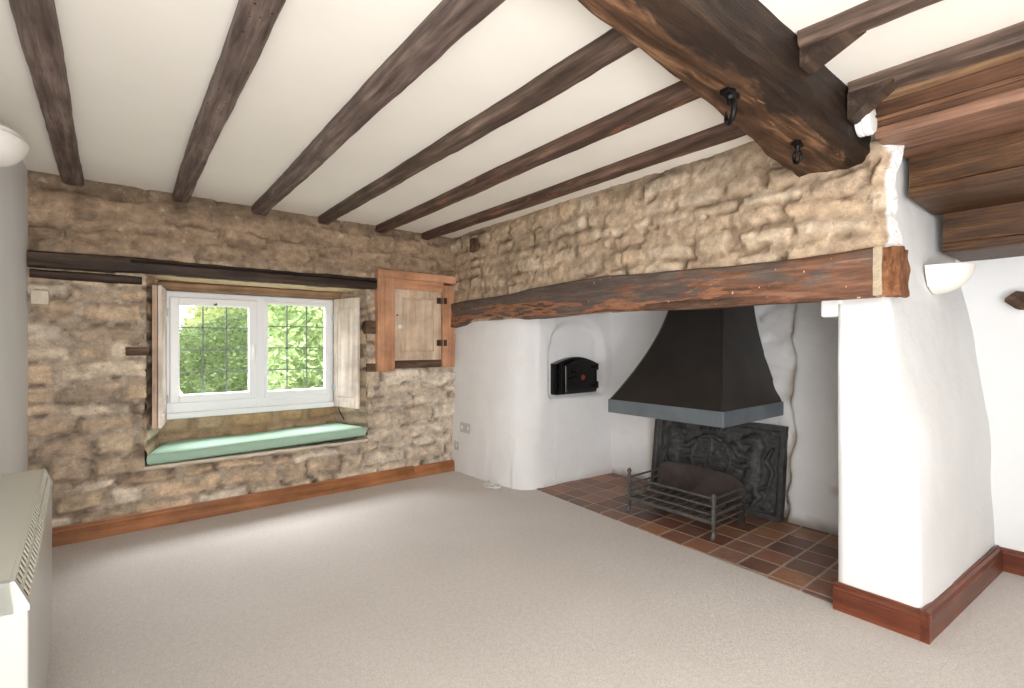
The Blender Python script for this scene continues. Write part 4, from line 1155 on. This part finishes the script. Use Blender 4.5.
# ------------------------------------------------------------------ fire basket
gx0, gx1, gy0, gy1 = 2.82, 3.18, 1.54, 2.17
fb = empty('fire_basket', (3.0, 1.855, 0.011), 'iron fire basket with barred front standing on the hearth tiles', 'fire grate')
def gpart(name, fn, loc, mat='grate'):
    mb = MB(); fn(mb); return mb.build(name, M[mat], fb, loc=loc)
for yy, fin in ((gy1, True), (gy0, False)):
    def f(m, yy=yy, fin=fin):
        m.box(gx0 - 0.011, gx0 + 0.011, yy - 0.009, yy + 0.009, 0.055, 0.275, 0.003)
        m.tube([(gx0, yy, 0.06), (gx0 - 0.004, yy, 0.035), (gx0 - 0.016, yy, 0.018), (gx0 - 0.028, yy, 0.020)], [0.011, 0.012, 0.0125, 0.010], 8)
        m.lathe([(0.013, 0.0), (0.013, 0.008), (0.007, 0.012), (0.014, 0.022), (0.016, 0.032), (0.012, 0.042), (0.004, 0.05), (0.001, 0.054)] if fin else [(0.013, 0.0), (0.013, 0.008), (0.008, 0.012), (0.003, 0.016)], (gx0, yy, 0.272), 'Z', 12)
    gpart('front_post', f, (gx0, yy, 0.15))
for z in (0.258, 0.208, 0.158):
    gpart('front_bar', lambda m: m.box(gx0 - 0.006, gx0 + 0.006, gy0, gy1, z - 0.006, z + 0.006, 0.002), (gx0, 1.855, z))
gpart('front_bar', lambda m: m.box(gx0 - 0.008, gx0 + 0.006, gy0, gy1, 0.098, 0.122, 0.003), (gx0, 1.855, 0.11))
for yy in (gy0, gy1):
    for z in (0.258, 0.208, 0.158, 0.11):
        gpart('side_bar', lambda m: m.box(gx0, gx1, yy - 0.006, yy + 0.006, z - 0.006, z + 0.006, 0.002), (3.0, yy, z))
for k in range(9):
    yy = gy0 + 0.05 + k * (gy1 - gy0 - 0.1) / 8
    gpart('bottom_bar', lambda m: m.box(gx0, gx1, yy - 0.009, yy + 0.009, 0.108, 0.124, 0.003), (3.0, yy, 0.116))
def backplate(m):
    pts = [(gy0 - 0.012, 0.012), (gy0 - 0.012, 0.235)]
    for k in range(9):
        a = math.pi / 2 * k / 8; pts.append((gy0 - 0.012 + 0.095 * (1 - math.cos(a)), 0.235 + 0.09 * math.sin(a)))
    for k in range(1, 8):
        t = k / 8; pts.append((gy0 + 0.083 + (gy1 - gy0 - 0.166) * t, 0.325 + 0.012 * math.sin(math.pi * t)))
    for k in range(9):
        a = math.pi / 2 * (1 - k / 8); pts.append((gy1 + 0.012 - 0.095 * (1 - math.cos(a)), 0.235 + 0.09 * math.sin(a)))
    pts += [(gy1 + 0.012, 0.012), (gy1 - 0.03, 0.012), (gy1 - 0.03, 0.08), (gy0 + 0.03, 0.08), (gy0 + 0.03, 0.012)]
    m.prism(pts, gx1, gx1 + 0.010, 'X')
o = gpart('back_plate', backplate, (gx1, 1.855, 0.2), 'grate_plate'); o['label'] = 'scorched steel back plate with rounded corners'

# ------------------------------------------------------------------ bread oven door
ov = empty('oven_door', (3.17, 2.99, 0.765), 'small black cast iron bread oven door with red badge in the fireplace cheek', 'oven door')
OX0, OX1, OZ0, OZ1 = 2.955, 3.40, 0.765, 1.05
oy = 2.995
def arch(x0, x1, z0, zs, rise, n=10):
    pts = [(x0, z0), (x1, z0), (x1, zs)]
    for k in range(1, n): 
        t = k / n; pts.append((x1 + (x0 - x1) * t, zs + rise * math.sin(math.pi * t)))
    pts.append((x0, zs)); return pts
mb = MB(); mb.prism(arch(OX0 - 0.055, OX1 + 0.01, OZ0, 1.03, 0.055), oy, oy + 0.07, 'Y'); mb.build('surround', M['oven'], ov, loc=(3.17, oy, 0.9))
mb = MB(); mb.prism(arch(OX0 + 0.02, OX1 - 0.012, OZ0 + 0.02, 1.015, 0.05), oy - 0.026, oy, 'Y'); pl_ = mb.build('door', M['oven'], ov, loc=(3.17, oy, 0.9))
subpart('door_rim', 'oven', pl_, (3.17, oy, 0.9), lambda m: m.tube([(x, oy - 0.027, z) for x, z in arch(OX0 + 0.03, OX1 - 0.022, OZ0 + 0.03, 1.008, 0.046)], 0.007, 6, True), (3.17, oy, 0.9))
bd_ = subpart('badge', 'red', pl_, (3.17, oy, 0.9), lambda m: (m.lathe([(0.024, 0.0), (0.024, -0.006), (0.018, -0.008)], (3.20, oy - 0.026, 0.905), 'Y', 14)), (3.20, oy - 0.026, 0.905)); bd_['label'] = 'dull red round badge'
subpart('latch', 'iron', pl_, (3.17, oy, 0.9), lambda m: (m.tube([(3.05, oy - 0.04, 0.90), (3.13, oy - 0.042, 0.915)], 0.007, 6), m.lathe([(0.012, 0), (0.012, -0.018)], (3.09, oy - 0.026, 0.955), 'Y', 10)), (3.09, oy - 0.03, 0.93))
for z in (0.83, 0.995):
    mb = MB(); mb.tube([(OX1 - 0.002, oy - 0.02, z - 0.03), (OX1 - 0.002, oy - 0.02, z + 0.03)], 0.013, 8); mb.box(OX1 - 0.08, OX1, oy - 0.034, oy - 0.024, z - 0.014, z + 0.014, 0.003)
    mb.build('hinge', M['iron'], ov, loc=(OX1, oy - 0.02, z))
mb = MB()
mb.tube([(OX0 - 0.02, oy - 0.012, OZ0 + 0.02), (OX0 - 0.018, oy - 0.014, 0.9), (OX0 - 0.02, oy - 0.012, 1.03)], 0.012, 8)
for z in (0.80, 0.88, 0.97): mb.lathe([(0.012, 0), (0.012, -0.012), (0.004, -0.016)], (OX0 - 0.03, oy, z), 'Y', 10)
mb.build('catch_plate', M['iron'], ov, loc=(OX0 - 0.02, oy, 0.9))

# ------------------------------------------------------------------ small fittings
def plate(name, yc, zc, w, h, lab, cat, rock):
    x = 2.492 + 0.0
    r = empty(name, (x, yc, zc), lab, cat)
    mb = MB(); mb.box(x - 0.016, x + 0.02, yc - w / 2, yc + w / 2, zc - h / 2, zc + h / 2, 0.003); mb.build('face_plate', M['socket'], r, loc=(x, yc, zc))
    for (dy, hh, ww) in rock:
        mb = MB(); mb.box(x - 0.020, x - 0.014, yc + dy - ww / 2, yc + dy + ww / 2, zc - hh / 2, zc + hh / 2, 0.0015); mb.build('rocker', M['white_plastic'], r, loc=(x - 0.016, yc + dy, zc))
plate('double_socket', 3.755, 0.43, 0.165, 0.09, 'pale double wall socket on the white plaster left of the fireplace', 'socket', ((-0.05, 0.03, 0.014), (0.05, 0.03, 0.014)))
plate('aerial_socket', 3.90, 0.245, 0.086, 0.086, 'small square wall socket low in the corner by the skirting end', 'socket', ((0, 0.018, 0.018),))
# tied white cable on the carpet
mb = MB()
pts = []
for k in range(60):
    t = k / 59; a = t * 2 * math.pi * 2.6
    pts.append((2.425 + 0.035 * math.cos(a) + 0.02 * t, 3.30 + 0.075 * math.sin(a) - 0.05 * t, 0.008 + 0.018 * t + 0.006 * math.sin(a * 1.7)))
mb.tube(pts, 0.0042, 6); cbl = mb.build('cable_coil', M['white_plastic'], loc=(2.43, 3.28, 0.0)); tag(cbl, 'small coil of white cable lying on the carpet against the white plaster', 'cable')
mb = MB(); mb.box(2.43, 2.465, 3.33, 3.37, 0.0, 0.028, 0.005); mb.tube([(2.447, 3.35, 0.028), (2.447, 3.345, 0.045)], 0.005, 6); mb.build('plug', M['socket'], cbl, loc=(2.447, 3.35, 0.014))

# plaster uplighters
def uplight(loc, rz, w, depth, h, lab, step=False):
    r = empty('wall_uplighter', loc, lab, 'wall light', 'plaster wall uplighters', rz)
    # local: wall plane at y=0, light projects towards -y
    n, m = 24, 12; vs = []; fs = []
    prof = [(1.0, 0.0), (0.995, -0.04), (0.97, -0.16), (0.92, -0.32), (0.84, -0.5), (0.72, -0.68), (0.54, -0.84), (0.30, -0.96), (0.05, -1.0)]
    for (rr, zz) in prof:
        for i in range(n + 1):
            a = math.pi * i / n; vs.append((w / 2 * rr * math.cos(a), -depth * rr * math.sin(a), h * zz))
    k1 = len(vs)
    for (rr, zz) in ((0.95, 0.0), (0.90, -0.3), (0.7, -0.6)):
        for i in range(n + 1):
            a = math.pi * i / n; vs.append((w / 2 * rr * math.cos(a), -depth * rr * math.sin(a), h * zz))
    L = n + 1
    for i in range(len(prof) - 1):
        for j in range(n): fs.append((i * L + j, i * L + j + 1, (i + 1) * L + j + 1, (i + 1) * L + j))
    for j in range(n): fs.append((j, k1 + j, k1 + j + 1, j + 1))
    for i in range(2):
        for j in range(n): fs.append((k1 + i * L + j, k1 + (i + 1) * L + j, k1 + (i + 1) * L + j + 1, k1 + i * L + j + 1))
    fs.append(tuple(k1 + 2 * L + j for j in range(L)))
    mb = MB(); mb.add(vs, fs, True); mb.build('bowl', M['ceramic'], r, world=False, auto=50)
    mb = MB(); mb.box(-w * 0.3, w * 0.3, -0.012, 0.01, -h * 0.75, -0.01, 0.003); mb.build('back_plate', M['ceramic'], r, world=False)
    if step:
        vs = []; fs = []
        for (rr, zz) in ((0.74, 0.16), (0.86, 0.10), (0.80, 0.0), (0.93, -0.02)):
            for i in range(n + 1):
                a = math.pi * i / n; vs.append((w / 2 * rr * math.cos(a), -depth * rr * math.sin(a), 2.6 * h * zz))
        for i in range(3):
            for j in range(n): fs.append((i * L + j, i * L + j + 1, (i + 1) * L + j + 1, (i + 1) * L + j))
        fs.append(tuple(range(L)))
        mb = MB(); mb.add(vs, fs, True); mb.build('shade', M['ceramic'], r, world=False, auto=50)
    return r
uplight((3.14, 0.565, 1.575), math.atan2(-0.07, 1.1), 0.30, 0.150, 0.13, 'white half bowl uplighter on the side of the pier under the stairs')
uplight((XL, 2.90, 2.04), math.pi / 2, 0.34, 0.115, 0.10, 'white scalloped uplighter on the left wall close to the ceiling', True)

# smoke alarm
sa = empty('smoke_alarm', (2.315, 0.655, 2.085), 'round white smoke alarm on the end of the main beam beneath the bracket', 'smoke alarm')
def lpart(name, mat, parent, fn, loc): mb = MB(); fn(mb); return mb.build(name, M[mat], parent, loc=loc)
lpart('base', 'white_plastic', sa, lambda m: m.lathe([(0.052, 0.0), (0.055, -0.004), (0.055, -0.016), (0.050, -0.02)], (2.315, 0.652, 2.085), 'Y', 28), (2.315, 0.652, 2.085))
lpart('cover', 'white_plastic', sa, lambda m: m.lathe([(0.044, -0.018), (0.056, -0.026), (0.057, -0.042), (0.050, -0.05), (0.02, -0.053)], (2.315, 0.652, 2.085), 'Y', 28), (2.315, 0.652, 2.085))
lpart('button', 'hinge', sa, lambda m: m.lathe([(0.006, -0.052), (0.006, -0.056)], (2.335, 0.652, 2.10), 'Y', 10), (2.335, 0.60, 2.10))

# iron hooks on the beam
def hook(x, y, z, s, lab, flip):
    r = empty('hanging_hook', (x, y, z), lab, 'hook', 'iron hooks under the main beam')
    mb = MB(); mb.lathe([(0.016 * s, 0.012), (0.018 * s, -0.006), (0.010 * s, -0.016), (0.009 * s, -0.03)], (x, y, z), 'Z', 10)
    mb.box(x - 0.034 * s, x + 0.034 * s, y - 0.014 * s, y + 0.014 * s, z - 0.008, z + 0.008, 0.003); mb.build('plate', M['iron'], r, loc=(x, y, z))
    mb = MB(); pts = []
    for k in range(15):
        a = math.radians(90 - 300 * k / 14)
        pts.append((x + flip * 0.6 * 0.028 * s * math.cos(a), y + flip * 0.75 * 0.028 * s * math.cos(a), z - 0.052 * s + 0.030 * s * math.sin(a)))
    mb.tube(pts, [0.0085 * s] * 8 + [0.0075 * s] * 4 + [0.006 * s, 0.005 * s, 0.003 * s], 8); mb.build('crook', M['iron'], r, loc=(x, y, z - 0.04))
hook(1.46, 0.745, 1.965, 1.05, 'larger black iron hook and plate under the main beam, farther from the fireplace', -1)
hook(2.03, 0.77, 1.965, 0.85, 'smaller black iron hook under the main beam close to the stone wall', 1)

# log stub on the far wall
o = beam('timber_stub', (3.72, 0.315, 1.43), (3.585, 0.315, 1.43), 0.105, 0.10, M['log'], 90, 0.014, rnd=0.04)
tag(o, 'dark weathered end of a timber poking from the white wall under the stairs', 'timber stub', None, 'thing')

# ------------------------------------------------------------------ storage heater
ht = empty('storage_heater', (-0.154, 1.505, 0.0), 'cream slimline storage heater with slatted top grille along the left wall', 'storage heater', None, math.atan2(0.061, 1.285))
HL, HD, HZ = 1.285, 0.145, 0.62
def hp(name, mat, parent, fn): mb = MB(); fn(mb); return mb.build(name, M[mat], parent, world=False)
hp('body', 'heater', ht, lambda m: (m.box(-HD, 0, 0.002, HL - 0.002, 0.03, HZ, 0.006), m.box(-HD + 0.01, -0.012, 0.05, 0.16, 0.0, 0.035), m.box(-HD + 0.01, -0.012, HL - 0.16, HL - 0.05, 0.0, 0.035)))
def topf(m):
    m.prism([(-HD, HZ - 0.01), (-0.022, HZ - 0.01), (-0.022, 0.678), (-0.03, 0.683), (-HD, 0.683)], 0.0, HL, 'Y')
hp('top_panel', 'heater_top', ht, topf)
gr = hp('grille', 'grille', ht, lambda m: m.prism([(-0.03, HZ + 0.003), (-0.0025, HZ + 0.003), (-0.0245, 0.677), (-0.03, 0.677)], 0.02, HL - 0.02, 'Y'))
def bars(m):
    n = 34
    for k in range(n):
        yy = 0.03 + (HL - 0.06) * k / (n - 1)
        m.prism([(-0.004, HZ + 0.004), (0.0005, HZ + 0.004), (-0.022, 0.678), (-0.0265, 0.678)], yy - 0.0055, yy + 0.0055, 'Y')
    for f in (0.0, 0.5, 1.0):
        x = -0.0 - 0.0225 * f; z = HZ + 0.002 + 0.0585 * f; m.box(x - 0.006, x + 0.0015, 0.0, HL, z - 0.004, z + 0.004, 0.001)
hp('louvre', 'grille_bar', gr, bars)
for yy in (0.0, HL - 0.022):
    hp('end_cap', 'heater', ht, lambda m: m.prism([(-0.06, HZ - 0.006), (0.002, HZ - 0.006), (0.002, HZ + 0.006), (-0.020, 0.682), (-0.06, 0.686)], yy, yy + 0.022, 'Y'))
hp('seam', 'grille', ht, lambda m: m.box(-0.062, -0.060, -0.0015, 0.003, 0.03, 0.68))
for k in range(4):
    hp('vent_slot', 'grille', ht, lambda m: m.box(-0.105, -0.072, -0.0015, 0.003, 0.575 + k * 0.018, 0.581 + k * 0.018))

# ------------------------------------------------------------------ outside
mb = MB(); mb.box(-6, 10, 4.5, 14, -0.25, -0.15); struct(mb.build('lawn_ground', M['lawn'], loc=(2, 9, -0.2)), 'garden ground outside the window')
mb = MB(); mb.box(0.9, 4.5, 5.35, 5.6, -0.15, 0.715, 0.02); struct(mb.build('garden_wall', M['gstone'], loc=(2.7, 5.5, 0)), 'low grey garden wall')
def hedge(name, x0, x1, yc, topf_, n, size, mat, lab, cat, seed):
    rg = np.random.default_rng(seed)
    vs = []; fs = []
    for k in range(n):
        x = rg.uniform(x0, x1); zt = topf_(x) + rg.normal(0, 0.05); z = rg.uniform(-0.15, zt)
        bul = 0.25 * mnoise.noise((x * 1.6, z * 1.8, seed)) + 0.12 * mnoise.noise((x * 4.5, z * 4.5, seed + 3))
        y = yc - 0.25 - bul + abs(rg.normal(0, 0.09)) + 0.35 * max(0, (z - zt + 0.3)) 
        s = size * rg.uniform(0.6, 1.3)
        d = Vector(rg.normal(0, 1, 3)); d.z = d.z * 0.6 - 0.35; d.normalize()
        nrm = Vector((rg.normal(0, 0.6), -1 + rg.normal(0, 0.5), 0.6 + rg.normal(0, 0.5))).normalized()
        sd = d.cross(nrm).normalized(); nn_ = sd.cross(d)
        c = Vector((x, y, z)); o = len(vs)
        vs += [tuple(c - d * s * 0.5), tuple(c + sd * s * 0.28 - nn_ * s * 0.06), tuple(c + d * s * 0.55), tuple(c - sd * s * 0.28 - nn_ * s * 0.06), tuple(c + nn_ * s * 0.02)]
        fs += [(o, o + 1, o + 4), (o + 1, o + 2, o + 4), (o + 2, o + 3, o + 4), (o + 3, o, o + 4)]
    mb = MB(); mb.v = vs; mb.f = fs; mb.sm = [False] * len(fs)
    me = bpy.data.meshes.new(name); L = Vector(((x0 + x1) / 2, yc, -0.15))
    # twiggy dark core
    nx_, nz_ = 30, 16; o = len(vs)
    for i in range(nx_ + 1):
        for j in range(nz_ + 1):
            x = x0 + (x1 - x0) * i / nx_; z = -0.15 + (topf_(x) - 0.1 + 0.15) * j / nz_
            vs.append((x, yc - 0.05 - 0.25 * mnoise.noise((x * 1.6, z * 1.8, seed)) + 0.15 * j / nz_, z))
    for i in range(nx_):
        for j in range(nz_):
            a = o + i * (nz_ + 1) + j; fs.append((a, a + nz_ + 1, a + nz_ + 2, a + 1))
    me.from_pydata([tuple(Vector(p) - L) for p in vs], [], fs); me.materials.append(M[mat])
    ob = bpy.data.objects.new(name, me); C.objects.link(ob); ob.location = L
    return tag(ob, lab, cat)
hedge('garden_hedge', -2.2, 1.45, 7.15, lambda x: 1.39 + 0.30 * min(max((x - 0.5) / 0.6, -0.2), 1) , 9000, 0.055, 'leaf1', 'dense small leaved hedge outside the left window pane', 'hedge', 3)
hedge('garden_shrub', 1.30, 4.8, 6.2, lambda x: 2.3, 6500, 0.10, 'leaf2', 'bright green broad leaved shrub outside the right window pane', 'shrub', 8)
hedge('garden_tree', 0.72, 4.5, 9.5, lambda x: min(2.6, 1.25 + (x - 0.72) * 2.4 + 0.16 * math.sin(x * 17)), 4200, 0.11, 'leaf3', 'pale yellow green tree foliage behind the hedge at the top of the left pane', 'tree', 13)

# ------------------------------------------------------------------ light
w = bpy.data.worlds.new('sky'); bpy.context.scene.world = w; w.use_nodes = True
bg = w.node_tree.nodes['Background']; bg.inputs[0].default_value = (0.93, 0.96, 1.0, 1); bg.inputs[1].default_value = 3.0
def area(name, loc, target, sx, sy, power, col=(1, 1, 1)):
    l = bpy.data.lights.new(name, 'AREA'); l.shape = 'RECTANGLE'; l.size = sx; l.size_y = sy; l.energy = power; l.color = col
    o = bpy.data.objects.new(name, l); C.objects.link(o); o.location = loc
    d = Vector(target) - Vector(loc); o.rotation_euler = d.to_track_quat('-Z', 'Y').to_euler(); return o
area('left_fill', (XL + 0.04, -0.25, 1.25), (1.7, 0.95, 1.0), 1.2, 1.3, 53, (1.0, 0.995, 0.985))  # unseen fill light added at the left wall, no opening there
area('rear_fill', (0.0, YF + 0.05, 1.3), (0.6, 3.6, 0.8), 0.8, 1.6, 24, (1.0, 0.995, 0.985))  # unseen fill light added behind the camera, the wall there is solid
area('ceiling_fill', (0.3, -0.9, 0.5), (0.6, 0.2, 2.2), 1.0, 1.0, 56, (1.0, 0.995, 0.98))  # unseen upward area light added to brighten the ceiling
area('sky_patch', (0.87, 5.5, 3.0), (0.95, 3.4, 0.2), 2.4, 1.6, 420, (0.97, 0.98, 1.0))

# ------------------------------------------------------------------ camera and colour
cam = bpy.data.cameras.new('camera'); cam.sensor_width = 36; cam.lens = 488 / 1024 * 36; cam.clip_start = 0.02
co = bpy.data.objects.new('camera', cam); C.objects.link(co); co.location = (0, 0, 1.2)
co.rotation_euler = (math.radians(90), 0, -math.radians(38.9))
sc = bpy.context.scene; sc.camera = co
sc.view_settings.view_transform = 'Standard'; sc.view_settings.look = 'None'
sc.view_settings.gamma = 1; sc.view_settings.use_curve_mapping = False; sc.view_settings.exposure = 0.34
sc.cycles.max_bounces = 10; sc.cycles.diffuse_bounces = 6
